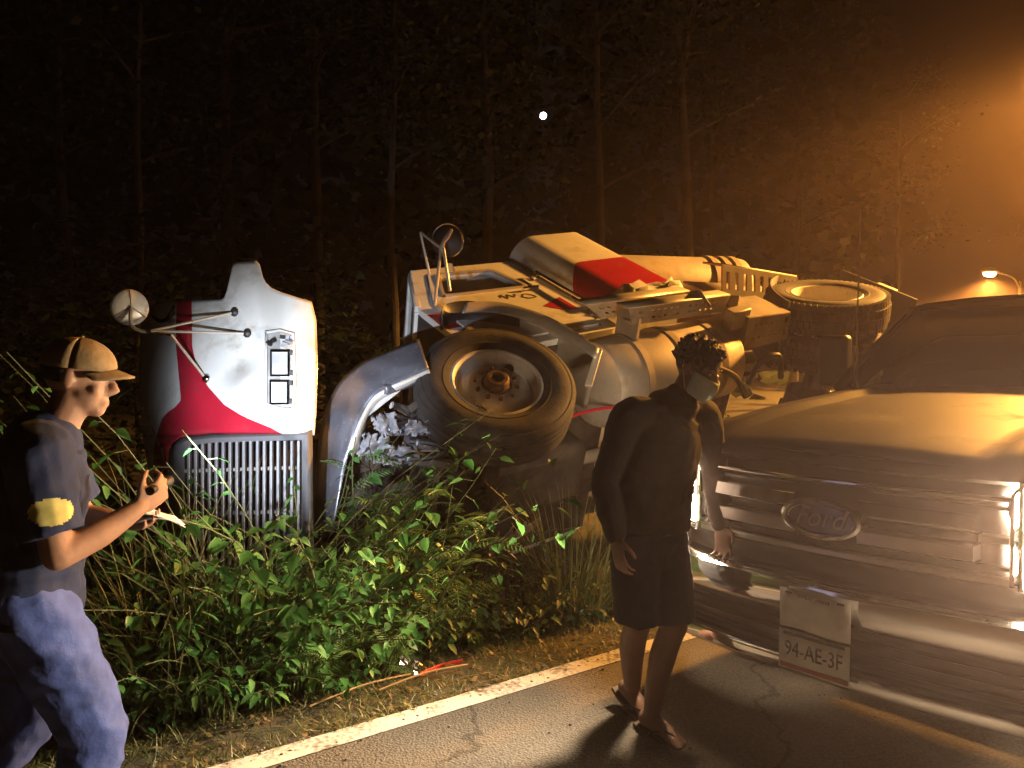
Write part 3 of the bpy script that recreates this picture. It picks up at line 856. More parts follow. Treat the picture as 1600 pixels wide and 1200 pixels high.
# grille
gr = empty('grille', parent=hood)
GB = 905
b = MB()
out = [(264, GB), (264, 706), (270, 692), (284, 683), (330, 678), (488, 672), (490, GB)]
inn = [(286, GB), (288, 712), (291, 702), (298, 695), (335, 691), (472, 687), (472, GB)]
b.grid([[HP(*a, -0.015) for a in out], [HP((a[0] + c[0]) / 2, (a[1] + c[1]) / 2, -0.045) for a, c in zip(out, inn)], [HP(*a, -0.02) for a in inn], [HP(*a, 0.05) for a in inn]])
b.build('grille_surround', mat('brushed_chrome', (0.20, 0.205, 0.225), 0.42, 0.5, var=0.15, dirt=(.1, .09, .08), dirt_amt=.4), gr, solid=0.004, smooth=50)
for k in range(17):
    x = 296 + k * 10.7
    b = MB(); b.bar(HP(x, 688, 0.0), HP(x - 1 + 0.2 * math.sin(k), GB, 0.0), 0.017, 0.03, (0, 1, 0)); b.build('grille_bar', MATS['brushed_chrome'], gr, bevel=0.004)
for y in (732, 800):
    b = MB(); b.bar(HP(288, y + 4, 0.035), HP(474, y - 2, 0.035), 0.02, 0.025, (0, 1, 0)); b.build('grille_crossbar', STEEL, gr, bevel=0.003)
b = MB(); b.grid([[HP(286, 690, .12), HP(474, 685, .12)], [HP(286, GB, .12), HP(474, GB, .12)]]); b.build('grille_mesh', BLACK, gr, solid=0.01)
# twin headlight unit, its upper end broken
hl = empty('headlight_unit', parent=hood)
fo = [(414, 517), (437, 514), (460, 520), (463, 600), (459, 642), (436, 640), (413, 634), (413, 575)]
b = MB(); b.grid([[HP(*q, 0.004) for q in fo + fo[:1]], [HP(436 + (x - 436) * .97, 577 + (y - 577) * .985, -0.03) for x, y in fo + fo[:1]], [HP(436 + (x - 436) * .84, 577 + (y - 577) * .94, -0.028) for x, y in fo + fo[:1]], [HP(436 + (x - 436) * .82, 577 + (y - 577) * .93, -0.006) for x, y in fo + fo[:1]]])
b.build('bezel', WHITE, hl, solid=0.003)
b = MB(); b.add([HP(436 + (x - 436) * .85, 577 + (y - 577) * .94, -0.006) for x, y in fo], [tuple(range(8))]); b.build('housing', mat('lamp_housing', (0.3, 0.3, 0.3), .5, var=.3), hl)
for (x0, x1, y0, y1) in ((422, 452, 547, 588), (421, 451, 594, 632)):
    cx, cy = (x0 + x1) / 2, (y0 + y1) / 2
    lp = empty('lamp', parent=hl) if False else None
    q = [(x0, y0), (x1, y0), (x1, y1), (x0, y1)]
    b = MB(); b.grid([[HP(*a, -0.008) for a in q + q[:1]], [HP(*a, -0.036) for a in q + q[:1]], [HP(cx + (a[0] - cx) * .85, cy + (a[1] - cy) * .88, -0.036) for a in q + q[:1]], [HP(cx + (a[0] - cx) * .82, cy + (a[1] - cy) * .86, -0.012) for a in q + q[:1]]])
    lf = b.build('lamp_frame', CHROME, hl, smooth=0)
    rws = [[HP(x0 + 3 + (x1 - x0 - 6) * i / 6, y0 + 3 + (y1 - y0 - 6) * j / 6, -0.016 - 0.014 * math.cos((i - 3) / 3 * 1.2) * math.cos((j - 3) / 3 * 1.2)) for i in range(7)] for j in range(7)]
    b = MB(); b.grid(rws); b.build('lens', LENS, lf)
    for y in (y0 + 5, y1 - 5):
        b = MB(); b.box(HP(x1 + 3, y, -0.03), (0.016, 0.02, 0.024)); b.build('clip', BLACK, lf)
rr = random.Random(3)
for k in range(9):
    x, y = rr.uniform(418, 456), rr.uniform(520, 542)
    b = MB(); b.box(HP(x, y, -0.02), (rr.uniform(.015, .05), 0.02, rr.uniform(.012, .03)), (rr.uniform(-.6, .6), rr.uniform(-.5, .5), rr.uniform(-.5, .5))); b.build('broken_shard', [BLACK, SHRED, STEEL][k % 3], hl, smooth=0)
# round hood mirror on three rods
hm = empty('hood_mirror', parent=hood)
dm = 4.62
mc = P(203, 480, dm) - HO
zx = (CAM - P(203, 480, dm)).normalized(); zx = (zx + Vector((0.25, 0, 0.1))).normalized(); xx = Vector((0, 0, 1)).cross(zx).normalized(); MR = Matrix((xx, zx.cross(xx), zx)).transposed()
b = MB(); b.lathe([(0.0, 0.03), (0.03, 0.03), (0.07, 0.022), (0.095, 0.008), (0.104, -0.006), (0.104, -0.014), (0.09, -0.014)], mc, MR, 32); mh = b.build('mirror_head', mat('mirror_back', (0.6, 0.6, 0.58), 0.35, 0.1, var=0.08, dirt=(.35, .32, .28), dirt_amt=.3), hm)
for a in (90, 215, 325):
    u = Vector((math.cos(rad(a)), math.sin(rad(a)), 0))
    b = MB(); b.tube([mc + MR @ (u * 0.01 + Vector((0, 0, .032))), mc + MR @ (u * 0.06 + Vector((0, 0, .028))), mc + MR @ (u * 0.098 + Vector((0, 0, .008)))], 0.004, 6); b.build('rib', STEEL, mh)
b = MB(); b.lathe([(0.0, -0.02), (0.06, -0.018), (0.1, -0.012)], mc, MR, 28); b.build('mirror_glass', CHROME, mh)
node = P(222, 517, 4.55) - HO
b = MB(); b.tube(smooth_path([mc + MR @ Vector((0, 0, .035)), P(204, 497, 4.56) - HO, P(208, 511, 4.55) - HO, node, P(240, 518, 4.55) - HO], 5), 0.011, 8); b.build('mirror_arm', ALU, hm)
for (ex, ey, dd) in ((366, 488, -0.02), (386, 521, -0.02), (322, 592, -0.02)):
    e = HP(ex, ey, dd); s0 = P(236 if ey < 580 else 268, 517 if ey < 580 else 524, 4.53) - HO
    b = MB(); b.tube([s0, e], 0.0075, 8); b.build('mirror_rod', ALU, hm)
    b = MB(); b.ball(e, (0.024, 0.018, 0.026), 10); b.build('rod_foot', BLACK if ey < 580 else CHROME, hm)
b = MB(); b.tube([node, P(268, 524, 4.53) - HO], 0.008, 8); b.build('mirror_rod', CHROME, hm)

# ================================================================== bent bumper shell leaning between hood and wheel
oe = smooth_path([(488, 830, 0), (493, 740, 0), (500, 680, 0), (512, 632, 0), (535, 592, 0), (572, 563, 0), (612, 546, 0), (655, 530, 0)], 5)
ie = smooth_path([(520, 830, 0), (534, 755, 0), (546, 705, 0), (560, 660, 0), (582, 622, 0), (606, 606, 0), (636, 592, 0), (670, 577, 0)], 5)
bo = P(520, 830, 4.75)
bump = empty('torn_bumper', (bo.x, bo.y, gz(bo.x, bo.y)))
tag(bump, 'bent scuffed chrome bumper curling up beside the front tyre of the overturned truck', 'bumper')
rows = []
for i, (a, c) in enumerate(zip(oe, ie)):
    u = i / (len(oe) - 1); R = []
    for k in range(9):
        v = k / 8
        d = 5.0 - 0.22 * v + 0.25 * u - 0.035 * math.sin(math.pi * v) + 0.02 * noise.noise(Vector((u * 7, v * 4, 1)))
        R.append(P(a.x + (c.x - a.x) * v, a.y + (c.y - a.y) * v, d) - bump.location)
    rows.append(R)
b = MB(); b.grid(rows); b.build('bumper_face', SCUFF, bump, solid=0.008, smooth=60, fix=False)
b = MB(); b.grid([[R[-1], R[-1] + Vector((0.01, 0.03, -0.035)), R[-1] + Vector((0.02, 0.12, -0.04))] for R in rows[10:]]); b.build('bumper_lip', mat('pale_edge', (.55, .55, .55), .4, .3, var=.2), bump, solid=0.006, smooth=60, fix=False)
b = MB(); b.bar(P(560, 655, 4.95) - bump.location, P(645, 588, 5.1) - bump.location, 0.05, 0.02, (0, 1, 0)); b.build('bumper_stay', MATS['pale_edge'], bump, bevel=0.004)

# ================================================================== pickup
PA = rad(50)
pF = Vector((-math.sin(PA), -math.cos(PA), 0)); pL = Vector((math.cos(PA), -math.sin(PA), 0))
PM = Matrix((pF, pL, Vector((0, 0, 1)))).transposed()
pick = empty('pickup_truck', (1.22, 3.1, 0), PM @ Matrix.Diagonal((1, 0.95, 1)))
tag(pick, 'dark grey pickup truck with chrome grille and lit headlights stopped on the road', 'pickup truck')
BODY = mat('pickup_grey_paint', (0.022, 0.021, 0.021), 0.5, 0.0, var=0.04, coat=0.0, dirt=(0.04, 0.034, 0.03), dirt_amt=0.25, dirt_scale=3)
BODY.node_tree.nodes['Principled BSDF'].inputs['Specular IOR Level'].default_value = 0.2
PCHROME = mat('pickup_chrome', (0.82, 0.82, 0.82), 0.09, 1.0, var=0.03)
SATIN = mat('satin_grille', (0.55, 0.53, 0.50), 0.3, 0.75, var=0.06)
GRILLE = mat('grille_black', (0.014, 0.013, 0.013), 0.4, var=0.2)


def cset(y):
    y = abs(y)
    return 0.06 * (y / 0.7) ** 2 if y < 0.7 else 0.06 + 0.17 * (y - 0.7) + 0.26 * ((y - 0.7) / 0.3) ** 1.6


def zt(q): return lerp({0: 1.235, 0.04: 1.262, 0.15: 1.29, 0.6: 1.36, 1.8: 1.455}, q)


def F(y, z, back=0.0): return Vector((-cset(y) - back, y, z))


# hood with raised edges
ys = [-0.80, -0.74, -0.66, -0.60, -0.56, -0.5, -0.3, -0.1, 0.1, 0.3, 0.5, 0.56, 0.60, 0.66, 0.74, 0.80]
rows = []
for q in (0.0, 0.015, 0.04, 0.09, 0.15, 0.3, 0.5, 0.8, 1.1, 1.5, 1.76):
    R = []
    for y in ys:
        a = abs(y)
        z = zt(q) + (0.025 if 0.57 < a < 0.75 else 0) * min(1, q / 0.15) - 0.03 * (a / 0.8) ** 3 + 0.018 * max(0, 1 - (a / 0.5) ** 2) * 0.6
        R.append(Vector((-(q + cset(y) * (1 - 0.5 * q / 1.76)) - 0.0, y, z)))
    rows.append(R)
b = MB(); b.grid(rows); hoodp = b.build('hood', BODY, pick, solid=0.012, smooth=40)
b = MB(); b.grid([[F(y, 1.238, -0.004) for y in ys], [F(y, 1.20, -0.008) for y in ys], [F(y, 1.185, 0.02) for y in ys]]); b.build('hood_lip', BODY, hoodp, solid=0.006)
# wings
for s in (1, -1):
    rows = []
    for q in (0.0, 0.06, 0.2, 0.55, 1.0, 1.46, 1.76):
        R = []
        for y, dz in ((0.808, -0.03), (0.86, -0.035), (0.93, -0.09), (0.985, -0.22), (1.0, -0.4), (1.0, -0.55), (0.99, -0.75)):
            z = zt(q) + dz
            f = max(0, 1 - q / 0.9)
            R.append(Vector((-(q + cset(y) * f), s * y, z if dz > -0.7 else 0.56)))
        rows.append(R)
    rows = rows[0:]
    b = MB()
    b.grid(rows, skip=lambda i, j: (j >= 4 and 2 <= i <= 4) or (i < 2 and j > 1))
    b.build('front_wing', BODY, pick, solid=0.012, smooth=40)
# dark panel behind the grille
b = MB(); yy = [-0.66 + 0.12 * i for i in range(12)]
b.grid([[F(y, z, 0.09) for y in yy] for z in (1.22, 1.1, 0.95, 0.80, 0.70)]); gback = b.build('grille', GRILLE, pick, solid=0.01)


def fbar(name, y0, y1, z0, z1, out, depth, m, parent, n=8, zs=0.0, bevel=0.006):
    """a bar following the bow of the front"""
    b = MB(); rows = []
    for i in range(n + 1):
        y = y0 + (y1 - y0) * i / n
        rows.append([F(y, z0, -out + depth), F(y, z0, -out), F(y, z1, -out + zs), F(y, z1, -out + depth), F(y, z0, -out + depth)])
    b.grid(rows)
    for R in (rows[0], rows[-1]): b.add(R[:4], [(0, 1, 2, 3)])
    o = b.build(name, m, parent, smooth=30, bevel=bevel)
    return o


fbar('grille_top_strip', -0.655, 0.655, 1.128, 1.146, 0.012, 0.05, PCHROME, gback)
fbar('grille_bottom_strip', -0.655, 0.655, 0.846, 0.872, 0.012, 0.05, SATIN, gback)
for s in (1, -1):
    fbar('grille_side_strip', s * 0.655, s * 0.668, 0.846, 1.146, 0.012, 0.05, PCHROME, gback, 1)
    y0, y1 = (0.14, 0.55) if s > 0 else (-0.55, -0.14)
    fbar('grille_bar', y0, y1, 1.022, 1.078, 0.03, 0.07, PCHROME, gback, 6, 0.02)
    fbar('grille_bar', y0, y1, 0.918, 0.972, 0.03, 0.07, SATIN, gback, 6, 0.0)
    fbar('grille_bar', s * 0.555, s * 0.648, 0.985, 1.01, 0.0, 0.05, SATIN, gback, 2)
    for z in (1.10, 1.00, 0.895):
        fbar('grille_slat', *(sorted((s * 0.16, s * 0.65))), z - 0.006, z + 0.006, -0.03, 0.03, GRILLE, gback, 4, 0, 0)
# oval badge
bx = 0.055
def oval(a, c, x, n=48): return [Vector((x, a * math.cos(2 * math.pi * k / n), 0.995 + c * math.sin(2 * math.pi * k / n))) for k in range(n)]
O1 = [oval(0.175, 0.083, 0.0), oval(0.172, 0.081, bx), oval(0.160, 0.071, bx + 0.006), oval(0.152, 0.064, bx), oval(0.150, 0.063, bx - 0.01)]
b = MB(); b.grid([R + R[:1] for R in O1]); badge = b.build('badge', PCHROME, pick, smooth=50)
b = MB(); b.add(oval(0.152, 0.065, bx - 0.006), [tuple(range(48))]); b.build('badge_field', mat('badge_blue', (0.012, 0.02, 0.06), 0.2, 0.2, var=0.1, coat=0.6), badge)
MT_ = Matrix(((0, 0, 1), (1, 0, 0), (0, 1, 0)))
text_obj('Ford', 'badge_lettering', 0.105, MT_, (bx - 0.003, -0.004, 0.997), mat('badge_letter', (0.16, 0.16, 0.17), 0.4, 0.3, var=0.1), badge, 0.003, 0.35, 1.05)
b = MB(); R_ = oval(0.141, 0.056, bx - 0.003); b.tube(R_, 0.0018, 5, closed=True); b.build('badge_pinstripe', PCHROME, badge)
# headlights
GLOW = mat('headlamp_glow', (1, 1, 1), 0.5, var=0, emit=(1.0, 0.76, 0.50), estr=1700.0)
REFL = mat('headlamp_reflector', (0.8, 0.8, 0.8), 0.15, 0.9, var=0.05, bump=0.1, bscale=30)
CLEAR = mat('headlamp_cover', (1, 1, 1), 0.03, var=0, alpha=0.12)
for s in (1, -1):
    hl = empty('headlight', parent=pick)
    yy = [s * (0.685 + 0.045 * i) for i in range(7)]
    b = MB(); b.grid([[F(y, z, 0.07) for y in yy] for z in (1.19, 1.1, 1.0, 0.9, 0.84)]); b.build('reflector', REFL, hl, solid=0.008)
    b = MB(); b.grid([[F(y, z, -0.002 + 0.02 * abs(z - 1.02) / .17) for y in yy] for z in (1.195, 1.15, 1.1, 1.0, 0.9, 0.84)]); b.build('cover', CLEAR, hl, solid=0.004)
    rim = [F(y, 1.197, -0.004) for y in yy] + [F(y, 0.838, -0.004) for y in reversed(yy)]
    b = MB(); b.tube(rim, 0.009, 6, closed=True); b.build('headlight_rim', PCHROME, hl)
    for z, r in ((1.105, 0.078), (0.925, 0.062)):
        c = F(s * 0.765 - s * 0.045, z, 0.03)
        b = MB(); b.lathe([(r + .012, -0.02), (r + .012, 0.012), (r, 0.014), (r - .004, 0.0)], c, Matrix(((0, 0, 1), (0, 1, 0), (-1, 0, 0))), 24); b.build('lamp_ring', PCHROME, hl)
        b = MB(); b.lathe([(r, 0.0), (r * .6, 0.014), (0.0, 0.018)], c, Matrix(((0, 0, 1), (0, 1, 0), (-1, 0, 0))), 24); b.build('bulb', GLOW, hl)
    b = MB(); b.grid([[F(s * y, z, 0.03) for y in (0.86, 0.90, 0.94)] for z in (1.16, 1.02, 0.88)]); b.build('turn_signal', mat('amber_lens', (0.75, 0.55, 0.25), 0.3, var=0.1), hl, solid=0.01)
# chrome bumper: upper bar, lower bar, end caps round a long dark opening
bmp = empty('bumper', parent=pick)


def bumper_bar(name, prof, y0, y1, m, n=24):
    rows = []
    for i in range(n + 1):
        y = y0 + (y1 - y0) * i / n
        e = cset(y) * 1.0 - 0.10
        rows.append([Vector((-e - dx, y, z)) for dx, z in prof])
    b = MB(); b.grid(rows); return b.build(name, m, bmp, smooth=40, solid=0.006)


up = [(0.16, 0.755), (0.03, 0.75), (0.004, 0.735), (0.0, 0.70), (0.004, 0.64), (0.018, 0.62), (0.06, 0.615)]
lo = [(0.06, 0.452), (0.02, 0.448), (0.004, 0.435), (0.0, 0.41), (0.012, 0.385), (0.05, 0.37), (0.14, 0.37)]
full = [(0.16, 0.755), (0.03, 0.75), (0.004, 0.735), (0.0, 0.70), (0.002, 0.6), (0.002, 0.5), (0.0, 0.43), (0.012, 0.385), (0.05, 0.37), (0.14, 0.37)]
bumper_bar('upper_bar', up, -0.80, 0.80, PCHROME); bumper_bar('lower_bar', lo, -0.80, 0.80, PCHROME)
for s in (1, -1): bumper_bar('end_cap', full, s * 0.80, s * 0.985, PCHROME, 8)
bumper_bar('opening', [(0.055, 0.64), (0.06, 0.53), (0.055, 0.43)], -0.82, 0.82, GRILLE)
for k in range(3):
    z = 0.575 - 0.045 * k
    bumper_bar('opening_slat', [(0.05, z + .006), (0.03, z), (0.05, z - .006)], -0.79, 0.79, GRILLE)
fog = empty('fog_light', parent=pick)
for s in (1, -1):
    c = Vector((-(cset(0.885) - 0.10) + 0.012, s * 0.885, 0.60))
    if s > 0:
        b = MB(); b.lathe([(0.05, -0.02), (0.05, 0.01), (0.042, 0.012), (0.038, 0.002), (0, 0.004)], c, Matrix(((0, 0, 1), (0, 1, 0), (-1, 0, 0))), 20); b.build('lens', REFL, fog)
    else:
        fog2 = empty('fog_light', parent=pick)
        b = MB(); b.lathe([(0.05, -0.02), (0.05, 0.01), (0.042, 0.012), (0.038, 0.002), (0, 0.004)], c, Matrix(((0, 0, 1), (0, 1, 0), (-1, 0, 0))), 20); b.build('lens', REFL, fog2)
# upper valance between grille and bumper
b = MB(); yy = [-0.93 + 0.155 * i for i in range(13)]
b.grid([[F(y, z, 0.03) for y in yy] for z in (0.84, 0.80, 0.74)]); b.build('valance', GRILLE, pick, solid=0.01)
# two plates one above the other, a bit left of the middle
PLW = mat('plate_white', (0.62, 0.60, 0.56), 0.45, var=0.08, scale=20, dirt=(.4, .36, .3), dirt_amt=.3)
PLT = mat('plate_ink', (0.03, 0.03, 0.03), 0.6, var=0.1)
PLB = mat('plate_red_band', (0.30, 0.06, 0.05), 0.5, var=0.2)
yc = 0.025
for (z0, z1, low) in ((0.572, 0.722, False), (0.412, 0.562, True)):
    pl = empty('licence_plate', parent=pick)
    x = 0.128 - (0.0 if not low else -0.004)
    rows = [[Vector((x, yc - 0.15 + 0.3 * i / 6, z0 + (z1 - z0) * j / 3 + 0.004 * math.sin(i))) for i in range(7)] for j in range(4)]
    b = MB(); b.grid(rows); b.build('plate_sheet', PLW, pl, solid=0.003)
    if low:
        text_obj('94-AE-3F', 'plate_number', 0.082, MT_, (x + 0.003, yc, (z0 + z1) / 2 + 0.004), PLT, pl, 0.0012, 0, 0.80)
        b = MB(); b.box((x + 0.0025, yc, z0 + 0.014), (0.0015, 0.29, 0.018)); b.build('plate_band', PLB, pl)
        b = MB(); b.box((x + 0.0025, yc, z1 - 0.012), (0.0015, 0.26, 0.012)); b.build('plate_band', PLT, pl)
    else:
        for yb, wd in ((-0.11, 0.03), (0.11, 0.03)):
            b = MB(); b.box((x + 0.0025, yc + yb, z1 - 0.014), (0.0015, wd, 0.006)); b.build('plate_slot', PLT, pl)
        b = MB()
        for k in range(13):
            b.box((x + 0.0025, yc - 0.065 + 0.0105 * k, z1 - 0.022), (0.0012, 0.006, 0.008 + 0.004 * (k % 3 == 0)))
        b.build('plate_small_print', mat('faded_ink', (0.25, 0.2, 0.18), 0.6, var=0.1), pl)
before_cab = set(bpy.data.objects)
# cab, glass, doors, bed
side = [(-1.46, 0.56), (-1.46, 1.36), (-2.16, 1.93), (-2.4, 1.985), (-3.35, 1.97), (-3.62, 1.40), (-3.62, 0.56)]
for s in (1, -1):
    def sw(x, z): return Vector((x, s * (1.0 if z < 1.3 else 1.0 - 0.30 * (z - 1.3)), z))
    lowp = [(-1.47, 0.56), (-1.47, 1.33), (-2.5, 1.36), (-3.6, 1.38), (-3.6, 0.56)]
    for x0, x1 in ((-1.475, -2.53), (-2.54, -3.6)):
        dr = MB(); dr.grid([[Vector((x, s * yv, z)) for x in (x0, (x0 + x1) / 2, x1)] for yv, z in ((0.96, 0.52), (1.0, 0.6), (1.0, 1.0), (0.985, 1.2), (0.965, 1.38))])
        dd = dr.build('door', BODY, pick, solid=0.02)
        b = MB(); b.box(((x0 + x1) / 2 - 0.4, s * 1.012, 1.15), (0.2, 0.03, 0.035)); b.build('door_handle', PCHROME, dd, bevel=0.008)
        top_ = [(x0 - (0.62 if x0 > -2 else 0.02), 1.90), (x1 + (0.02 if x0 > -2 else 0.22), 1.90)]
        b = MB(); b.add([Vector((x0 - .02, s * 0.955, 1.445)), Vector((x1 + .02, s * 0.955, 1.445)), Vector((top_[1][0], s * 0.80, 1.90)), Vector((top_[0][0], s * 0.80, 1.90))], [(0, 1, 2, 3)]); b.build('side_window', GLASSD, dd, solid=0.006)
    for pts in ([(-1.5, .955, 1.43), (-2.2, .79, 1.93)], [(-2.535, .96, 1.43), (-2.535, .80, 1.93)], [(-3.6, .96, 1.43), (-3.36, .80, 1.93)], [(-2.2, .79, 1.93), (-3.36, .79, 1.93)]):
        b = MB(); b.bar(*[(x, s * y, z) for x, y, z in pts], 0.07, 0.06); b.build('pillar', BODY, pick, bevel=0.012)
    mr_ = empty('wing_mirror', parent=pick)
    b = MB(); b.box((-1.83, s * 1.16, 1.60), (0.10, 0.21, 0.34)); b.build('mirror_housing', BLACK, mr_, bevel=0.03)
    b = MB(); b.box((-1.882, s * 1.16, 1.60), (0.004, 0.18, 0.30)); b.build('mirror_glass', CHROME, mr_)
    for z in (1.46, 1.52):
        b = MB(); b.tube([(-1.82, s * 0.95, z), (-1.83, s * 1.14, z)], 0.018, 8); b.build('mirror_arm', BLACK, mr_)
b = MB(); b.grid([[Vector((-1.50 + 0.06 * (1 - (y / .88) ** 2), y, 1.445)) for y in (-.88, -.5, 0, .5, .88)], [Vector((-2.17 + 0.04 * (1 - (y / .78) ** 2), y * .87, 1.92)) for y in (-.88, -.5, 0, .5, .88)]]); b.build('windscreen', GLASSD, pick, solid=0.008)
for y in (0.45, -0.2):
    b = MB(); b.tube([(-1.47, y, 1.40), (-1.53, y - 0.1, 1.44), (-1.60, y - 0.55, 1.50)], 0.009, 6); b.build('wiper', BLACK, pick)
b = MB(); b.grid([[Vector((x, y, 1.93 + 0.055 * (1 - (y / .85) ** 4) + 0.02 * math.sin((x + 2.15) / -1.25 * math.pi))) for y in (-.82, -.7, -.4, 0, .4, .7, .82)] for x in (-2.16, -2.5, -2.9, -3.37)]); b.build('roof', BODY, pick, solid=0.02)
b = MB(); b.add([(-3.61, -.95, 1.38), (-3.61, .95, 1.38), (-3.38, .8, 1.92), (-3.38, -.8, 1.92)], [(0, 1, 2, 3)]); b.build('rear_window', GLASSD, pick, solid=0.006)
b = MB(); b.box((-2.5, 0, 0.6), (2.2, 1.86, 0.1)); b.build('cab_floor', BLACK, pick)
for s in (1, -1):
    b = MB(); b.grid([[Vector((x, s * yv, z)) for x in (-3.66, -4.1, -4.25, -5.1, -5.25, -5.85)] for yv, z in ((0.98, 0.58), (1.0, 0.8), (1.0, 1.1), (0.97, 1.38), (0.9, 1.39))], skip=lambda i, j: i == 0 and j in (2,)); b.build('bed_side', BODY, pick, solid=0.02)
    b = MB(); b.box((-5.86, s * 0.93, 1.12), (0.04, 0.1, 0.4)); b.build('tail_light', RED, pick, bevel=0.01)
b = MB(); b.box((-4.75, 0, 0.82), (2.2, 1.7, 0.04)); b.build('bed_floor', BLACK, pick)
b = MB(); b.box((-5.86, 0, 1.1), (0.06, 1.72, 0.55)); b.build('tailgate', BODY, pick, bevel=0.02)
b = MB(); b.box((-3.66, 0, 1.1), (0.04, 1.86, 0.6)); b.build('bed_front', BODY, pick)
for s in (1, -1):
    b = MB(); b.box((-3.0, s * 0.45, 0.52), (5.4, 0.1, 0.14)); b.build('frame_rail', BLACK, pick)
    for x in (-0.98, -4.66):
        wh = empty('wheel', parent=pick)
        M = Matrix(((1, 0, 0), (0, 0, s), (0, -s, 0)))
        b = MB(); b.lathe([(0.23, 0.12), (0.26, 0.135), (0.34, 0.14), (0.385, 0.12), (0.40, 0.09), (0.40, -0.09), (0.385, -0.12), (0.26, -0.135), (0.23, -0.12)], (x, s * 0.84, 0.40), M, 40); b.build('tyre', RUBBER, wh)
        b = MB(); b.lathe([(0.232, 0.12), (0.22, 0.11), (0.2, 0.05), (0.1, 0.07), (0.06, 0.1), (0, 0.1)], (x, s * 0.84, 0.40), M, 30); b.build('rim', PCHROME, wh)
    # arch lip and inner liner so that the wheel sits in a housing
    b = MB(); b.grid([[Vector((-0.98 + 0.47 * math.cos(a), s * yv, 0.42 + 0.47 * math.sin(a))) for a in [rad(18 * k) for k in range(11)]] for yv in (0.62, 0.99)]); b.build('wheel_housing', BLACK, pick, solid=0.01)
    for x in (-0.5, -1.43):
        pass
# the cab and bed stand this far behind the nose
for o in set(bpy.data.objects) - before_cab:
    if o.parent is pick and not (o.name.startswith(('wheel', 'frame_rail'))): o.location = (-0.28, 0, 0)
b = MB(); b.tube([(-1.72, -0.80, 1.39), (-1.72, -0.80, 1.46)], 0.014, 8); ab = b.build('antenna_base', BLACK, pick)
b = MB(); b.tube([(-1.72, -0.80, 1.46), (-1.73, -0.80, 1.9), (-1.75, -0.80, 2.5)], [0.006, 0.005, 0.004], 6); b.build('antenna', ALU, pick)

# headlamp beams
def spot(name, loc, aim, power, size, blend, col, r, parent=None):
    l = bpy.data.lights.new(name, 'SPOT'); l.energy = power; l.spot_size = rad(size); l.spot_blend = blend; l.color = col; l.shadow_soft_size = r
    o = bpy.data.objects.new(name, l); COL.objects.link(o); o.location = loc
    o.rotation_euler = (Vector(aim) - Vector(loc)).to_track_quat('-Z', 'Y').to_euler()
    o.parent = parent
    return o


for s in (1, -1):
    a = F(s * 0.775, 1.02, -0.05)
    spot('headlamp_beam', a, a + Vector((5, 0.0, -0.9)), HEAD_W, 160, 1.0, (1.0, 0.72, 0.44), 0.06, pick)
    spot('headlamp_core', a, a + Vector((5, 0.0, -0.35)), HEAD_CORE_W, 125, 1.0, (1.0, 0.76, 0.50), 0.06, pick)

# ================================================================== people
SKIN = mat('skin_tan', (0.34, 0.19, 0.125), 0.7, var=0.12, scale=12, bump=0.05, bscale=80)  # lighter brown skin of the capped man
SKIN2 = mat('skin_brown', (0.22, 0.115, 0.075), 0.55, var=0.12, scale=12, bump=0.05, bscale=80)
HAIR = mat('dark_hair', (0.012, 0.010, 0.009), 0.6, var=0.3, bump=0.5, bscale=90)


def blob(name, mb, mats, parent, voxel=0.009, smooth=4, paint_=None, folds=0.0):
    """one continuous skin grown over overlapping tapered limbs"""
    me = mb.mesh('tmp', mats[0] if isinstance(mats, (list, tuple)) else mats, 0, True)
    o = bpy.data.objects.new('tmp', me); COL.objects.link(o)
    md = o.modifiers.new('r', 'REMESH'); md.mode = 'VOXEL'; md.voxel_size = voxel
    sm = o.modifiers.new('s', 'SMOOTH'); sm.iterations = smooth; sm.factor = 0.5
    dg = bpy.context.evaluated_depsgraph_get(); dg.update()
    me2 = bpy.data.meshes.new_from_object(o.evaluated_get(dg)); bpy.data.objects.remove(o)
    me2.materials.clear()
    for m in (mats if isinstance(mats, (list, tuple)) else [mats]): me2.materials.append(m)
    if folds:                        # creases of loose cloth
        ns = [v.normal.copy() for v in me2.vertices]
        for v, n in zip(me2.vertices, ns):
            c = v.co
            w_ = noise.noise(Vector((c.x * 7 + c.z * 5, c.y * 7 - c.z * 4, c.z * 13)))
            w2 = noise.noise(Vector((c.x * 16 + 4, c.y * 16 + c.z * 9, c.z * 22)))
            v.co = c + n * folds * ((1 - 2 * abs(w_)) * 0.8 + w2 * 0.5)
    if paint_:
        me2.polygons.foreach_set('material_index', [paint_(p.center) for p in me2.polygons])
    me2.polygons.foreach_set('use_smooth', [True] * len(me2.polygons))
    o2 = bpy.data.objects.new(name, me2); COL.objects.link(o2); o2.parent = parent
    return o2


def limb(mb, pts, rs, n=14, b0=True, b1=True):
    """tube through joints with a ball at each end"""
    P_ = smooth_path(pts, 5); k = len(P_); m = len(pts) - 1
    R_ = []
    for i in range(k):
        u = i / (k - 1) * m; j = min(m - 1, int(u)); f = u - j
        a, c = rs[j], rs[j + 1]
        a = a if isinstance(a, tuple) else (a, a); c = c if isinstance(c, tuple) else (c, c)
        R_.append((a[0] + (c[0] - a[0]) * f, a[1] + (c[1] - a[1]) * f))
    mb.tube(P_, R_, n)
    if b0: mb.ball(P_[0], min(R_[0]), 10)
    if b1: mb.ball(P_[-1], min(R_[-1]), 10)


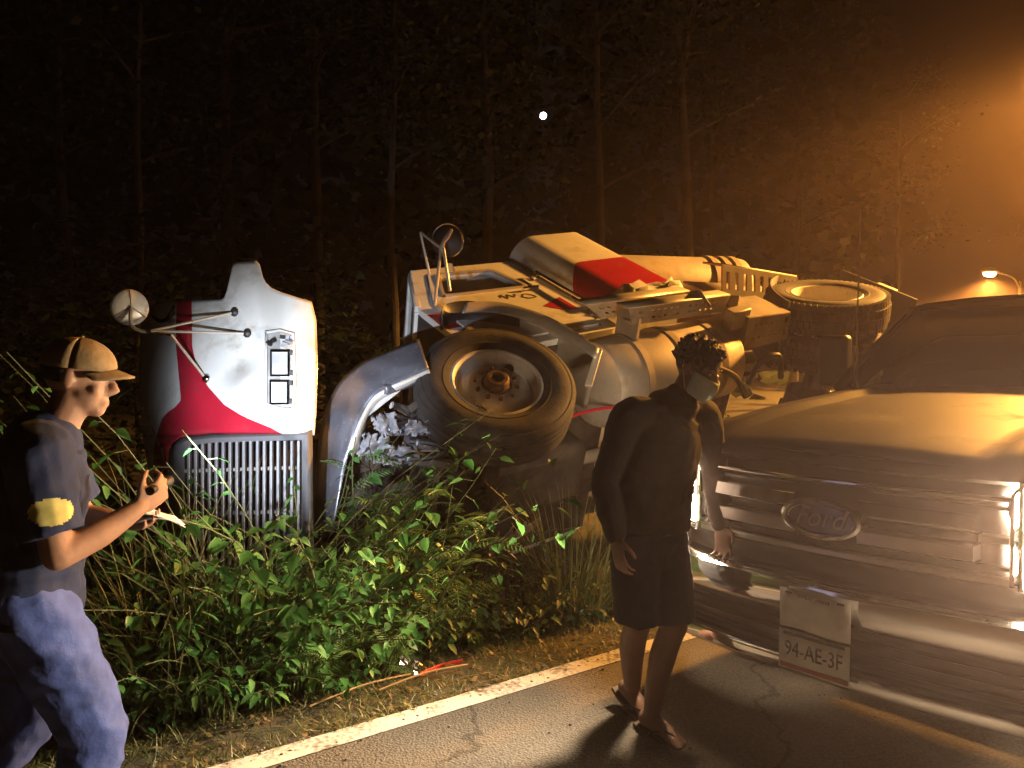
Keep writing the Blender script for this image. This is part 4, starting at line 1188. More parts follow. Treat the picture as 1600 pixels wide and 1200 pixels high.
def hand(mb, wrist, dirn, palm_n, curl, s=1.0, side=1):
    """palm, four unequal bent fingers and a thumb from the side of the palm"""
    d = Vector(dirn).normalized(); n = Vector(palm_n); n = (n - d * n.dot(d)).normalized(); x = d.cross(n) * side
    w_ = Vector(wrist)
    M = Matrix((x, n, d)).transposed()
    mb.ball(w_ + d * 0.045 * s, (0.040 * s, 0.017 * s, 0.055 * s), 12, M=M)
    mb.ball(w_ + d * 0.075 * s, (0.042 * s, 0.015 * s, 0.03 * s), 12, M=M)
    for i, L in enumerate((0.072, 0.082, 0.076, 0.060)):
        o = w_ + d * (0.088 - 0.004 * abs(i - 1)) * s + x * (0.031 - 0.0205 * i) * s
        a = curl * (1 + 0.08 * i); p = o; pts = [o - d * 0.02 * s]; ang = a * 0.4
        for seg in (0.45, 0.3, 0.25):
            pts.append(p); p = p + (d * math.cos(ang) + n * math.sin(ang)) * (L * seg * s) + x * (0.0035 * (1.5 - i)) * s; ang += a
        pts.append(p)
        mb.tube(pts, [0.0095 * s, 0.0095 * s, 0.009 * s, 0.008 * s, 0.007 * s], 8); mb.ball(p, 0.0072 * s, 8)
    o = w_ + d * 0.02 * s + x * 0.026 * s
    t1 = o + (d * 0.75 + x * 0.8 + n * 0.25) * 0.036 * s; t2 = t1 + (d * 0.9 + x * 0.25 + n * 0.5) * 0.030 * s; t3 = t2 + (d * 0.9 + n * 0.5) * 0.022 * s
    mb.tube([o, t1, t2, t3], [0.014 * s, 0.0115 * s, 0.010 * s, 0.008 * s], 8); mb.ball(t3, 0.008 * s, 8)


def head_parts(mb, c, M, s=1.0):
    """skull, jaw, nose, ears, lips; M columns: right, forward, up"""
    def q(x, y, z): return Vector(c) + M @ Vector((x * s, y * s, z * s))
    mb.ball(q(0, -0.008, 0.025), (0.076 * s, 0.095 * s, 0.09 * s), 18, M=M)
    mb.ball(q(0, 0.025, -0.035), (0.060 * s, 0.062 * s, 0.075 * s), 16, M=M)
    mb.ball(q(0, 0.058, -0.085), (0.030 * s, 0.028 * s, 0.024 * s), 12, M=M)
    mb.tube([q(0, 0.082, 0.022), q(0, 0.098, -0.004), q(0, 0.108, -0.022), q(0, 0.092, -0.033)], [0.008 * s, 0.0105 * s, 0.0135 * s, 0.011 * s], 10)
    for e in (1, -1):
        mb.ball(q(0.013 * e, 0.094, -0.027), 0.0095 * s, 8)
        mb.ball(q(0.078 * e, -0.01, 0.0), (0.010 * s, 0.020 * s, 0.033 * s), 12, M=M)
        mb.ball(q(0.032 * e, 0.072, 0.027), (0.024 * s, 0.012 * s, 0.010 * s), 10, M=M)
        mb.ball(q(0.042 * e, 0.06, -0.022), (0.02 * s, 0.018 * s, 0.02 * s), 10, M=M)
    mb.ball(q(0, 0.085, -0.058), (0.024 * s, 0.009 * s, 0.006 * s), 10, M=M)
    mb.ball(q(0, 0.083, -0.068), (0.021 * s, 0.010 * s, 0.007 * s), 10, M=M)


def face_bits(c, M, parent, s=1.0):
    def q(x, y, z): return Vector(c) + M @ Vector((x * s, y * s, z * s))
    ew = mat('eye_white', (0.6, 0.58, 0.55), 0.2, var=0.03); ed = mat('eye_dark', (0.02, 0.012, 0.008), 0.15, var=0)
    for e in (1, -1):
        b = MB(); b.ball(q(0.031 * e, 0.078, 0.010), (0.0125 * s, 0.009 * s, 0.0065 * s), 10, M=M); ey = b.build('eye', ew, parent)
        b = MB(); b.ball(q(0.031 * e, 0.0855, 0.010), (0.0042 * s, 0.0026 * s, 0.0042 * s), 8, M=M); b.build('pupil', ed, ey)
        b = MB(); b.tube([q(0.014 * e, 0.090, 0.033), q(0.032 * e, 0.088, 0.039), q(0.050 * e, 0.074, 0.034)], [0.003 * s, 0.0045 * s, 0.002 * s], 6); b.build('eyebrow', HAIR, parent)


def headM(yaw, pitch, roll=0.0):
    """local frame of a person: x ahead, y left; head columns right, forward, up"""
    R = Euler((roll, pitch, yaw)).to_matrix()
    f, l, u = R @ Vector((1, 0, 0)), R @ Vector((0, 1, 0)), R @ Vector((0, 0, 1))
    return Matrix((-l, f, u)).transposed()


# ---- man with the cap, left edge, walking to the right with a torch
hA = rad(33)
mA = Matrix.Rotation(hA, 3, 'Z')
A = empty('person', (-1.44, 2.36, 0.0), mA)
tag(A, 'man in tan cap, navy shirt and blue jeans striding right, holding a torch and papers', 'person')
hc = Vector((0.150, 0, 1.545)); hMx = headM(rad(-22), rad(8))
b = MB()
limb(b, [(0, 0, 0.93), (0.0, 0, 1.08), (0.03, 0, 1.24), (0.05, 0, 1.34)], [(0.10, 0.15), (0.095, 0.135), (0.105, 0.16), (0.08, 0.13)], 18)
limb(b, [(0.06, 0, 1.34), (0.10, 0, 1.42), (0.13, 0, 1.49)], [0.062, 0.056, 0.055])
head_parts(b, hc, hMx)
rsh, rel, rwr = Vector((0.03, -0.185, 1.335)), Vector((0.07, -0.245, 1.065)), Vector((0.285, -0.17, 1.165))
lsh, lel, lwr = Vector((0.06, 0.185, 1.335)), Vector((0.17, 0.23, 1.085)), Vector((0.27, 0.12, 1.075))
limb(b, [(0.04, -0.08, 1.335), rsh, (rsh + rel) / 2, rel], [0.06, 0.058, 0.048, 0.042]); limb(b, [rel, (rel + rwr) / 2 + Vector((0, 0, -.008)), rwr], [0.042, 0.041, 0.027])
limb(b, [(0.05, 0.08, 1.335), lsh, (lsh + lel) / 2, lel], [0.06, 0.058, 0.048, 0.042]); limb(b, [lel, (lel + lwr) / 2, lwr], [0.042, 0.041, 0.027])
hand(b, rwr, rwr - rel + Vector((0, 0.03, 0.03)), (0.0, 0.9, 0.3), 0.95, 1.0, 1)
hand(b, lwr, lwr - lel + Vector((0.02, -0.02, 0)), (0, -0.3, 1), 0.55, 1.0, 1)
legs = [[(0.0, -0.095, 0.92), (0.17, -0.10, 0.50), (0.10, -0.10, 0.09)], [(0.0, 0.095, 0.92), (0.0, 0.10, 0.50), (-0.30, 0.10, 0.17)]]
for L in legs:
    limb(b, [L[0], (Vector(L[0]) + Vector(L[1])) / 2, L[1]], [0.088, 0.075, 0.056]); limb(b, [L[1], (Vector(L[1]) * .6 + Vector(L[2]) * .4), L[2]], [0.056, 0.055, 0.036])
blob('body', b, SKIN, A, 0.0075, 3)
face_bits(hc, hMx, A)
NAVY = mat('navy_shirt', (0.010, 0.020, 0.070), 0.85, var=0.2, scale=20, bump=0.3, bscale=14)
PRINT = mat('yellow_print', (0.55, 0.50, 0.16), 0.7, var=0.2, scale=25)


def shirt_paint(c):
    # print block across the back with gaps between its lines, badge on the right sleeve
    if c.x < 0.0 and abs(c.y) < 0.13 and 1.06 < c.z < 1.27 and abs(c.y) < 0.135:
        r = (c.z - 1.06) / 0.21
        if abs(r - 0.50) < 0.03 or abs(r - 0.72) < 0.02 or abs(r - 0.3) < 0.02: return 0
        return 1
    if c.y < -0.235 and ((c.x - 0.055) / 0.055) ** 2 + ((c.z - 1.195) / 0.036) ** 2 < 1: return 1
    return 0


b = MB()
limb(b, [(-0.005, 0, 0.86), (0.0, 0, 1.0), (0.005, 0, 1.10), (0.03, 0, 1.24), (0.05, 0, 1.345)], [(0.158, 0.205), (0.152, 0.20), (0.145, 0.19), (0.145, 0.198), (0.11, 0.16)], 22, False)
limb(b, [(0.06, 0, 1.35), (0.09, 0, 1.405)], [0.09, 0.07], b1=False)
for sh, el in ((rsh, rel), (lsh, lel)):
    limb(b, [Vector((0.04, sh.y * 0.4, 1.335)), sh, sh.lerp(el, 0.5), sh.lerp(el, 0.78)], [0.09, 0.086, 0.080, 0.082], b1=False)
blob('shirt', b, [NAVY, PRINT], A, 0.0065, 3, shirt_paint, 0.009)
JEANS = mat('blue_jeans', (0.065, 0.11, 0.38), 0.8, var=0.25, scale=14, bump=0.35, bscale=18)
b = MB()
limb(b, [(0, 0, 0.84), (0, 0, 0.93), (0, 0, 0.98)], [(0.11, 0.165), (0.125, 0.175), (0.118, 0.165)], 20)
for L in legs:
    limb(b, [L[0], (Vector(L[0]) + Vector(L[1])) / 2, L[1]], [0.118, 0.108, 0.086]); limb(b, [L[1], (Vector(L[1]) * .5 + Vector(L[2]) * .5), L[2]], [0.086, 0.084, 0.078], b1=False)
blob('jeans', b, JEANS, A, 0.009, 3, None, 0.010)
b = MB(); b.lathe([(0.0, 0)] and [(0.155, 0.0), (0.158, 0.04), (0.15, 0.04), (0.15, 0.0)], (0.0, 0, 0.955), Matrix(((0.78, 0, 0), (0, 1.08, 0), (0, 0, 1))), 28, closed=True)
b.build('belt', BLACK, A)
for L, pit in ((legs[0], 0.0), (legs[1], 0.75)):
    an = Vector(L[2]); M = Matrix.Rotation(pit, 3, 'Y')
    b = MB(); b.ball(an + M @ Vector((0.09, 0, -0.045)), (0.145, 0.05, 0.042), 14, M=M); b.ball(an + M @ Vector((0.0, 0, -0.01)), (0.055, 0.046, 0.07), 12, M=M)
    b.box(an + M @ Vector((0.085, 0, -0.078)), (0.28, 0.088, 0.018), M=M)
    blob('shoe', b, BLACK, A, 0.010, 2)
# cap
CAPM = mat('tan_cap', (0.24, 0.165, 0.08), 0.85, var=0.15, scale=20, bump=0.2, bscale=40)
cp = empty('cap', parent=A)
def hq(x, y, z): return hc + hMx @ Vector((x, y, z))
rows = []
for i in range(10):
    th = rad(4 + 92 * i / 9); rows.append([hq(0.088 * math.sin(th) * math.cos(2 * math.pi * j / 28), -0.008 + 0.106 * math.sin(th) * math.sin(2 * math.pi * j / 28), 0.042 + 0.083 * math.cos(th)) for j in range(29)])
b = MB(); b.grid(rows); b.build('cap_crown', CAPM, cp, solid=0.004, smooth=60)
b = MB(); b.ball(hq(0, -0.008, 0.125), 0.007, 8); b.build('cap_button', CAPM, cp)
rows = []
for i in range(5):
    v = i / 4; rows.append([hq(0.083 * math.sin(a) * (1 + 0.05 * v), -0.008 + 0.100 * math.cos(a) + 0.062 * v * math.cos(a * 0.8), 0.043 - 0.018 * v - 0.022 * (math.sin(a) ** 2)) for a in [rad(-70 + 140 * k / 14) for k in range(15)]])
b = MB(); b.grid(rows); b.build('cap_brim', CAPM, cp, solid=0.005, smooth=60)
b = MB(); rows = []
for i in range(5):
    th = rad(92 + 22 * i / 4); rows.append([hq(0.081 * math.sin(th) * math.cos(a), -0.012 + 0.099 * math.sin(th) * math.sin(a), 0.03 + 0.093 * math.cos(th)) for a in [rad(185 + 170 * k / 20) for k in range(21)]])
b.grid(rows); b.build('hair', HAIR, A, solid=0.006)
# torch in the right hand, papers in the left: held things
wA = lambda v: A.location + mA @ Vector(v)
tdir = (P(462, 640, 4.5) - wA(rwr + Vector((.07, .03, .03)))).normalized()
tpos = wA(rwr + (rwr - rel).normalized() * 0.075 + Vector((0.0, 0.028, 0.022)))
tx = tdir.orthogonal().normalized(); TMx = Matrix((tx, tdir.cross(tx), tdir)).transposed()
tor = empty('torch', tpos, TMx)
tag(tor, 'slim black torch gripped in the capped man\'s right hand, shining at the hood', 'torch')
b = MB(); b.lathe([(0, -0.07), (0.013, -0.07), (0.014, 0.03), (0.02, 0.045), (0.021, 0.075), (0.017, 0.075), (0.014, 0.06), (0.0, 0.058)], n=20); b.build('torch_body', BLACK, tor)
b = MB(); b.lathe([(0.0165, 0.072), (0.0, 0.073)], n=20); b.build('torch_lens', mat('torch_glow', (1, 1, 1), .5, var=0, emit=(0.85, 0.92, 1), estr=60), tor, fix=False)
spot('torch_beam', (0, 0, 0.082), (0, 0, 1), TORCH_W, 44, 1.0, (0.80, 0.88, 1.0), 0.012, tor)
pp = wA(lwr + Vector((0.09, -0.02, 0.0)))
pap = empty('papers', pp, mA)
tag(pap, 'folded white papers held out in the capped man\'s other hand', 'papers')
PAPER = mat('paper', (0.72, 0.70, 0.66), 0.8, var=0.06)
for k in range(3):
    b = MB(); b.grid([[Vector((-0.06 + 0.15 * i / 6, -0.09 + 0.18 * j / 5, 0.010 + 0.012 * k + 0.015 * math.sin(i * .5 + k) - 0.03 * (i / 6) ** 2)) for i in range(7)] for j in range(6)]); b.build('sheet', PAPER, pap, solid=0.0015)

# ---- man in the face mask, in front of the pickup
hB = rad(-52)
mB = Matrix.Rotation(hB, 3, 'Z')
B = empty('person', (0.578, 3.40, 0.0), mB)
tag(B, 'man in dark sweatshirt, black shorts and pale face mask walking past the pickup', 'person')
hc = Vector((0.135, 0.150, 1.565)); hMx = headM(rad(12), rad(26), rad(-6))
b = MB()
limb(b, [(0, 0, 0.92), (0.01, 0.015, 1.08), (0.03, 0.045, 1.24), (0.05, 0.07, 1.36)], [(0.10, 0.15), (0.095, 0.135), (0.11, 0.16), (0.085, 0.13)], 18)
limb(b, [(0.06, 0.085, 1.36), (0.085, 0.11, 1.44), (0.115, 0.135, 1.52)], [0.062, 0.056, 0.056])
head_parts(b, hc, hMx)
rsh, rel, rwr = Vector((0.02, -0.135, 1.365)), Vector((-0.05, -0.205, 1.10)), Vector((0.04, -0.235, 0.885))
lsh, lel, lwr = Vector((0.07, 0.265, 1.36)), Vector((0.05, 0.385, 1.10)), Vector((0.13, 0.325, 0.88))
for sh, el, wr in ((rsh, rel, rwr), (lsh, lel, lwr)):
    limb(b, [Vector((0.04, 0.06 + (sh.y - .06) * 0.4, 1.36)), sh, (sh + el) / 2, el], [0.06, 0.058, 0.048, 0.042]); limb(b, [el, (el + wr) / 2, wr], [0.042, 0.041, 0.027])
hand(b, rwr, rwr - rel, (0.2, 1, 0), 0.45, 1.0, 1); hand(b, lwr, lwr - lel, (0.2, -1, 0), 0.45, 1.0, -1)
legs = [[(0.0, 0.09, 0.90), (0.085, 0.075, 0.48), (0.0, 0.03, 0.085)], [(0.0, -0.09, 0.90), (0.0, -0.06, 0.49), (-0.18, 0.10, 0.125)]]
for L in legs:
    limb(b, [L[0], (Vector(L[0]) + Vector(L[1])) / 2, L[1]], [0.088, 0.075, 0.058]); limb(b, [L[1], Vector(L[1]) * .62 + Vector(L[2]) * .38 + Vector((-.02, 0, 0)), L[2]], [0.055, 0.058, 0.036])
feetB = [(Vector(legs[0][2]), 0.12), (Vector(legs[1][2]), 0.5)]
for an, pit in feetB:
    M = Matrix.Rotation(pit, 3, 'Y')
    limb(b, [an + M @ Vector((-0.03, 0, -0.035)), an + M @ Vector((0.06, 0, -0.035)), an + M @ Vector((0.15, 0.0, -0.055))], [0.036, (0.03, 0.038), (0.014, 0.042)])
    for k in range(5):
        b.tube([an + M @ Vector((0.14, -0.032 + 0.016 * k, -0.056)), an + M @ Vector((0.185 - 0.006 * abs(k - 1), -0.034 + 0.017 * k, -0.060))], [0.010, 0.008], 8); b.ball(an + M @ Vector((0.186 - 0.006 * abs(k - 1), -0.034 + 0.017 * k, -0.060)), 0.0085, 8)
blob('body', b, SKIN2, B, 0.0075, 3)
face_bits(hc, hMx, B)
HOOD_ = mat('dark_sweatshirt', (0.020, 0.015, 0.015), 0.9, var=0.25, scale=16, bump=0.35, bscale=14)
b = MB()
limb(b, [(0, 0.0, 0.885), (0.0, 0.005, 0.98), (0.01, 0.02, 1.10), (0.03, 0.045, 1.24), (0.05, 0.07, 1.37)], [(0.155, 0.20), (0.158, 0.205), (0.15, 0.20), (0.148, 0.205), (0.115, 0.165)], 22, False)
limb(b, [(0.06, 0.085, 1.38), (0.08, 0.105, 1.435)], [0.09, 0.073])
for sh, el, wr in ((rsh, rel, rwr), (lsh, lel, lwr)):
    limb(b, [Vector((0.04, 0.06 + (sh.y - .06) * 0.4, 1.36)), sh, sh.lerp(el, 0.55), el], [0.085, 0.078, 0.066, 0.060]); limb(b, [el, el.lerp(wr, 0.5), el.lerp(wr, 0.93)], [0.060, 0.056, 0.043])
b.lathe([(0.075, 0.0), (0.10, 0.02), (0.105, 0.05), (0.085, 0.065), (0.06, 0.05)], (0.055, 0.085, 1.385), Matrix.Rotation(rad(18), 3, 'Y'), 20, closed=True)
blob('sweatshirt', b, HOOD_, B, 0.008, 5, None, 0.006)
SHORT = mat('black_shorts', (0.012, 0.013, 0.018), 0.85, var=0.25, bump=0.3, bscale=16)
b = MB(); limb(b, [(0, 0, 0.80), (0, 0, 0.92), (0, 0, 0.98)], [(0.12, 0.165), (0.13, 0.178), (0.12, 0.165)], 20)
for L in legs:
    a, c = Vector(L[0]), Vector(L[1]); limb(b, [a, a.lerp(c, 0.5), a.lerp(c, 0.97)], [0.105, 0.096, 0.094], b1=False)
blob('shorts', b, SHORT, B, 0.009, 3, None, 0.009)
def hq(x, y, z): return hc + hMx @ Vector((x, y, z))
b = MB(); rr = random.Random(5)
for k in range(160):
    th = math.acos(rr.uniform(-0.15, 1)); ph = rr.uniform(0, 2 * math.pi)
    v = Vector((math.sin(th) * math.cos(ph), math.sin(th) * math.sin(ph), math.cos(th)))
    if v.y > 0.55 and v.z < 0.55: continue
    p = hq(v.x * 0.078, -0.010 + v.y * 0.097, 0.028 + v.z * 0.092); e = hMx @ (v + Vector((rr.uniform(-.5, .5), rr.uniform(-.2, .7), rr.uniform(-.3, .5)))).normalized()
    b.tube([p, p + e * rr.uniform(0.02, 0.04)], [0.016, 0.006], 6)
for i in range(1):
    b.ball(hq(0, -0.014, 0.036), (0.082, 0.099, 0.092), 18, M=hMx)
blob('hair', b, HAIR, B, 0.006, 1)
MASK = mat('pale_green_mask', (0.62, 0.68, 0.60), 0.85, var=0.08, scale=20, bump=0.15, bscale=40)
rows = []
for j in range(9):
    v = j / 8; z = -0.012 - 0.098 * v
    rows.append([hq((0.070 - 0.014 * v * v) * math.sin(a) * (1 + .06 * math.cos(a)), 0.014 + (0.098 - 0.018 * v * v + 0.010 * math.sin(v * math.pi)) * math.cos(a) ** 0.85 if math.cos(a) > 0.02 else 0.014, z + 0.012 * math.sin(a) ** 2 + 0.0022 * (j % 2)) for a in [rad(-86 + 172 * k / 20) for k in range(21)]])
b = MB(); b.grid(rows); msk = b.build('face_mask', MASK, B, solid=0.004, smooth=60)
for e in (1, -1):
    b = MB(); b.tube([hq(0.068 * e, 0.02, -0.02), hq(0.083 * e, -0.012, 0.012), hq(0.082 * e, -0.03, 0.0), hq(0.066 * e, 0.018, -0.085)], 0.0018, 5); b.build('ear_loop', MASK, msk)
SAND = mat('brown_sandal', (0.10, 0.065, 0.04), 0.7, var=0.25)
for an, pit in feetB:
    M = Matrix.Rotation(pit, 3, 'Y')
    so_ = empty('sandal', parent=B)
    out = [(-0.075, -0.03), (-0.075, 0.03), (-0.02, 0.04), (0.08, 0.048), (0.17, 0.046), (0.205, 0.02), (0.205, -0.02), (0.17, -0.046), (0.08, -0.046), (-0.02, -0.04)]
    b = MB(); b.prism([an + M @ Vector((x, y, -0.088)) for x, y in out], M @ Vector((0, 0, 0.016))); b.build('sole', SAND, so_, bevel=0.003)
    for e in (1, -1):
        b = MB(); b.tube(smooth_path([an + M @ Vector((0.155, 0.006, -0.066)), an + M @ Vector((0.12, 0.018 * e, -0.030)), an + M @ Vector((0.05, 0.047 * e, -0.05)), an + M @ Vector((0.035, 0.045 * e, -0.075))], 5), (0.008, 0.004), 6); b.build('strap', SAND, so_)

# ================================================================== vegetation
rv = random.Random(21)
BROAD = leafmat('broad_leaf', (0.03, 0.12, 0.025), (0.09, 0.22, 0.055), 0.3)
PINN = leafmat('feather_leaf', (0.08, 0.17, 0.045), (0.18, 0.28, 0.08), 0.3)
GRASSM = leafmat('grass_blade', (0.05, 0.085, 0.02), (0.15, 0.15, 0.06), 0.2)
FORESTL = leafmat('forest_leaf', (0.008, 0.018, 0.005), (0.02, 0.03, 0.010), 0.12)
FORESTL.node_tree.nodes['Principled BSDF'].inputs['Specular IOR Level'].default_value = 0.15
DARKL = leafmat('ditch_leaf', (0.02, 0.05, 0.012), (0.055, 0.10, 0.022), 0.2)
STEM = mat('green_stem', (0.07, 0.085, 0.03), 0.7, var=0.3)
BARK = mat('bark', (0.03, 0.024, 0.018), 0.9, var=0.45, scale=5, bump=0.8, bscale=18)
PALEBARK = mat('pale_bark', (0.06, 0.052, 0.044), 0.9, var=0.35, scale=4, bump=0.6, bscale=15)


def heart_leaf(name, m, L=1.0, W=0.8):
    """folded heart-shaped blade with a drooping tip, 14 faces"""
    out = [(0.0, 0.0), (-0.06, 0.28), (0.08, 0.46), (0.30, 0.48), (0.58, 0.34), (0.82, 0.15), (1.0, 0.0)]
    b = MB(); mid = [Vector((max(0, x) * L, 0, -0.22 * L * x * x)) for x, y in out]
    for s in (1, -1):
        rim = [Vector((x * L, s * y * W, -0.22 * L * x * x + 0.20 * y * W)) for x, y in out]
        b.grid([mid, [a.lerp(c, .5) + Vector((0, 0, .02 * L)) for a, c in zip(mid, rim)], rim])
    return b.mesh(name, m, 60, False)


def frond_mesh(name, m, pairs=11, L=0.26, leaf=0.055, droop=0.5):
    """feathery leaf: midrib with two rows of narrow leaflets"""
    b = MB(); rib = []
    for i in range(pairs + 1):
        u = i / pairs; rib.append(Vector((L * u, 0, 0.10 * L * math.sin(u * 2.2) - droop * L * u * u * .5)))
    b.tube(rib, [0.0016] * len(rib), 4)
    for i in range(1, pairs + 1):
        u = i / pairs; k = leaf * (0.55 + 0.9 * math.sin(math.pi * min(1, 0.12 + u * 0.86)))
        for s in (1, -1):
            d = Vector((0.45, s, -0.25 - 0.1 * u)).normalized(); w_ = Vector((0.9, -0.3 * s, 0.1)).normalized() * 0.0058
            p = rib[i]
            b.add([p, p + d * k * .5 + w_, p + d * k + Vector((0, 0, -.004)), p + d * k * .5 - w_], [(0, 1, 2, 3)])
    return b.mesh(name, m, 0, False)


HEART = [heart_leaf('leaf', BROAD, 1, 0.85), heart_leaf('leaf', BROAD, 1, 0.62)]
FROND = [frond_mesh('frond', PINN, 12, 0.27, 0.052, 0.6), frond_mesh('frond', PINN, 14, 0.24, 0.045, 1.1), frond_mesh('frond', PINN, 9, 0.20, 0.06, 0.3)]


def orient(d, up=Vector((0, 0, 1)), roll=0.0):
    d = Vector(d).normalized(); y = up.cross(d)
    if y.length < 1e-3: y = Vector((0, 1, 0))
    y.normalize(); z = d.cross(y)
    return (Matrix((d, y, z)).transposed() @ Matrix.Rotation(roll, 3, 'X')).to_euler()


def arc(base, d, L, bend, n=6):
    """a stem that leans over as it grows"""
    p = Vector(base); d = Vector(d).normalized(); out = [p.copy()]
    for i in range(n):
        d = (d + Vector((rv.uniform(-.12, .12), rv.uniform(-.12, .12), -bend / n))).normalized(); p = p + d * (L / n); out.append(p.copy())
    return out


def spot_on_bank(px, s, ytop):
    """depth of the point s metres off the road line seen in column px, and the height that reaches ytop there"""
    k = (px - 800) / FPX
    d = (s - L0.dot(LN) * -1) / 1.0 if False else (s + L0.dot(LN)) / (LN.y + LN.x * k)
    H = 1.6 - (ytop - 564) / FPX * d - gz(k * d, d)
    return d, H


def broad_plant(px, s, ytop, ns, nl, size, label, group, individual=True, m=None, spread=0.5, name='broadleaf_plant'):
    d, H = spot_on_bank(px, s, ytop); H *= 1.4
    return broad_plant_(px, 600, d, H, ns, nl, size, label, group, individual, m, spread, name)


def broad_plant_(px, py, d, H, ns, nl, size, label, group, individual=True, m=None, spread=0.5, name='broadleaf_plant'):
    c = P(px, py, d); r = empty(name, (c.x, c.y, gz(c.x, c.y) - 0.02)); tag(r, label, 'plant', group)
    sb = MB(); fb = MB()
    for k in range(ns):
        a = rv.uniform(0, 2 * math.pi)
        st_ = arc((rv.uniform(-.05, .05), rv.uniform(-.05, .05), 0), (math.cos(a) * spread, math.sin(a) * spread - 0.1, 1), H * rv.uniform(.6, 1.1), rv.uniform(.2, .9), 7)
        sb.tube(st_, [0.006 - 0.0006 * i for i in range(8)], 5)
        for i in range(nl):
            u = 1.5 + 5.4 * (i + rv.random()) / nl; j = min(6, int(u)); p = st_[j].lerp(st_[j + 1], u - j)
            aa = rv.uniform(0, 2 * math.pi); L = size * rv.uniform(.55, 1.25)
            dr = Vector((math.cos(aa), math.sin(aa) - 0.35, rv.uniform(-.5, .35))).normalized()
            q = p + dr * L * rv.uniform(.3, .8); sb.tube([p, q], 0.0014, 4)
            e = orient(dr + Vector((0, 0, -.35)), roll=rv.uniform(-.7, .7)); M = e.to_matrix()
            if individual:
                share('leaf', HEART[rv.random() < .4], r, q, e, (L, L, L))
            else:
                w_ = rv.uniform(.55, .85)
                pts = [Vector((0, 0, 0)), Vector((.25, .36 * w_, .06)), Vector((.62, .28 * w_, .0)), Vector((1, 0, -.15)), Vector((.62, -.28 * w_, .0)), Vector((.25, -.36 * w_, .06)), Vector((.5, 0, -.04))]
                fb.add([q + M @ (v * L) for v in pts], [(0, 1, 6), (1, 2, 6), (2, 3, 6), (3, 4, 6), (4, 5, 6), (5, 0, 6)])
    sb.build('stem', STEM, r)
    if fb.v: fb.build('foliage', m or DARKL, r, smooth=60, fix=False)
    return r


def feather_plant(px, s_, ytop, ns, nf, label, group, lean=(0, 0), sc=1.0):
    d, H = spot_on_bank(px, s_, ytop); py = 600; H *= 0.97
    c = P(px, py, d); r = empty('feathery_shrub', (c.x, c.y, gz(c.x, c.y) - 0.02)); tag(r, label, 'shrub', group)
    sb = MB()
    for k in range(ns):
        a = rv.uniform(0, 2 * math.pi)
        st_ = arc((rv.uniform(-.04, .04), rv.uniform(-.04, .04), 0), (math.cos(a) * .35 + lean[0], math.sin(a) * .35 + lean[1], 1), H * rv.uniform(.7, 1.08), rv.uniform(.1, .5), 8)
        sb.tube(st_, [0.008 - 0.0007 * i for i in range(9)], 5)
        for i in range(nf):
            u = 2.2 + 5.7 * (i + .5 * rv.random()) / nf; j = min(7, int(u)); p = st_[j].lerp(st_[j + 1], u - j)
            aa = a * .3 + i * 2.4 + rv.uniform(-.5, .5)
            dr = Vector((math.cos(aa), math.sin(aa) - .25, rv.uniform(.0, .7)))
            s = sc * rv.uniform(.7, 1.15)
            share('frond', FROND[rv.randrange(3)], r, p, orient(dr, roll=rv.uniform(-.5, .5)), (s, s, s))
    sb.build('stem', STEM, r)
    return r


def blade(b, base, d, L, w_, bend, seg=6):
    p = Vector(base); d = Vector(d).normalized(); s = d.cross(Vector((0, 0, 1))); s = (s.normalized() if s.length > .01 else Vector((1, 0, 0)))
    s = (Matrix.Rotation(rv.uniform(-1.2, 1.2), 3, 'Z') @ s); R = []
    for i in range(seg + 1):
        u = i / seg; ww = w_ * (1 - u) ** .6 * (.6 + .4 * min(1, u * 4))
        R.append([p - s * ww, p + s * ww]); d = (d + Vector((0, 0, -bend / seg * (0.4 + u * 1.6))) + Vector((d.x, d.y, 0)) * bend / seg * .6).normalized(); p = p + d * L / seg
    b.grid(R)


def grass_clump(px, s_, ytop, n, label, group, w_=0.006, spread=0.12, m=None, bend=(.6, 1.8)):
    d, H = spot_on_bank(px, s_, ytop); py = 600; H *= 1.1
    c = P(px, py, d); r = empty('grass_clump', (c.x, c.y, gz(c.x, c.y) - 0.02)); tag(r, label, 'grass clump', group)
    b = MB()
    for k in range(n):
        a = rv.uniform(0, 2 * math.pi); q = rv.random() ** .5 * spread
        blade(b, (q * math.cos(a), q * math.sin(a), 0), (math.cos(a) * .45 * rv.random(), math.sin(a) * .45 * rv.random(), 1), H * rv.uniform(.45, 1.15), w_ * rv.uniform(.6, 1.3), rv.uniform(*bend))
    b.build('blades', m or GRASSM, r, smooth=60, fix=False)
    return r


G1 = 'broad leaved weeds in front of the hood'
broad_plant(455, 1.10, 765, 13, 14, 0.085, 'bright green heart leaved plant below the middle of the grille', G1)
broad_plant(400, 1.05, 790, 11, 13, 0.080, 'heart leaved plant lit green below the left half of the grille', G1)
broad_plant(520, 1.20, 750, 12, 13, 0.085, 'tall heart leaved plant below the right end of the grille', G1)
broad_plant(350, 0.95, 850, 6, 9, 0.075, 'low heart leaved plant left of the bright green one', G1)
broad_plant(575, 1.15, 800, 6, 9, 0.070, 'heart leaved plant under the bent bumper', G1)
for px, s_, yt, n, kk in ((430, 1.12, 640, 17, 'close against the middle grille bars'), (490, 1.16, 640, 17, 'close against the right grille bars'), (370, 1.1, 650, 17, 'close against the left grille bars'), (545, 1.3, 700, 13, 'in front of the lower bumper end'), (590, 1.4, 750, 11, 'under the torn lining'), (310, 1.1, 680, 15, 'at the left end of the grille')):
    broad_plant(px, s_, yt, n, 15, .075, 'dense leafy weed ' + kk, 'dense weeds against the grille', False, BROAD, .6, 'leafy_weed')
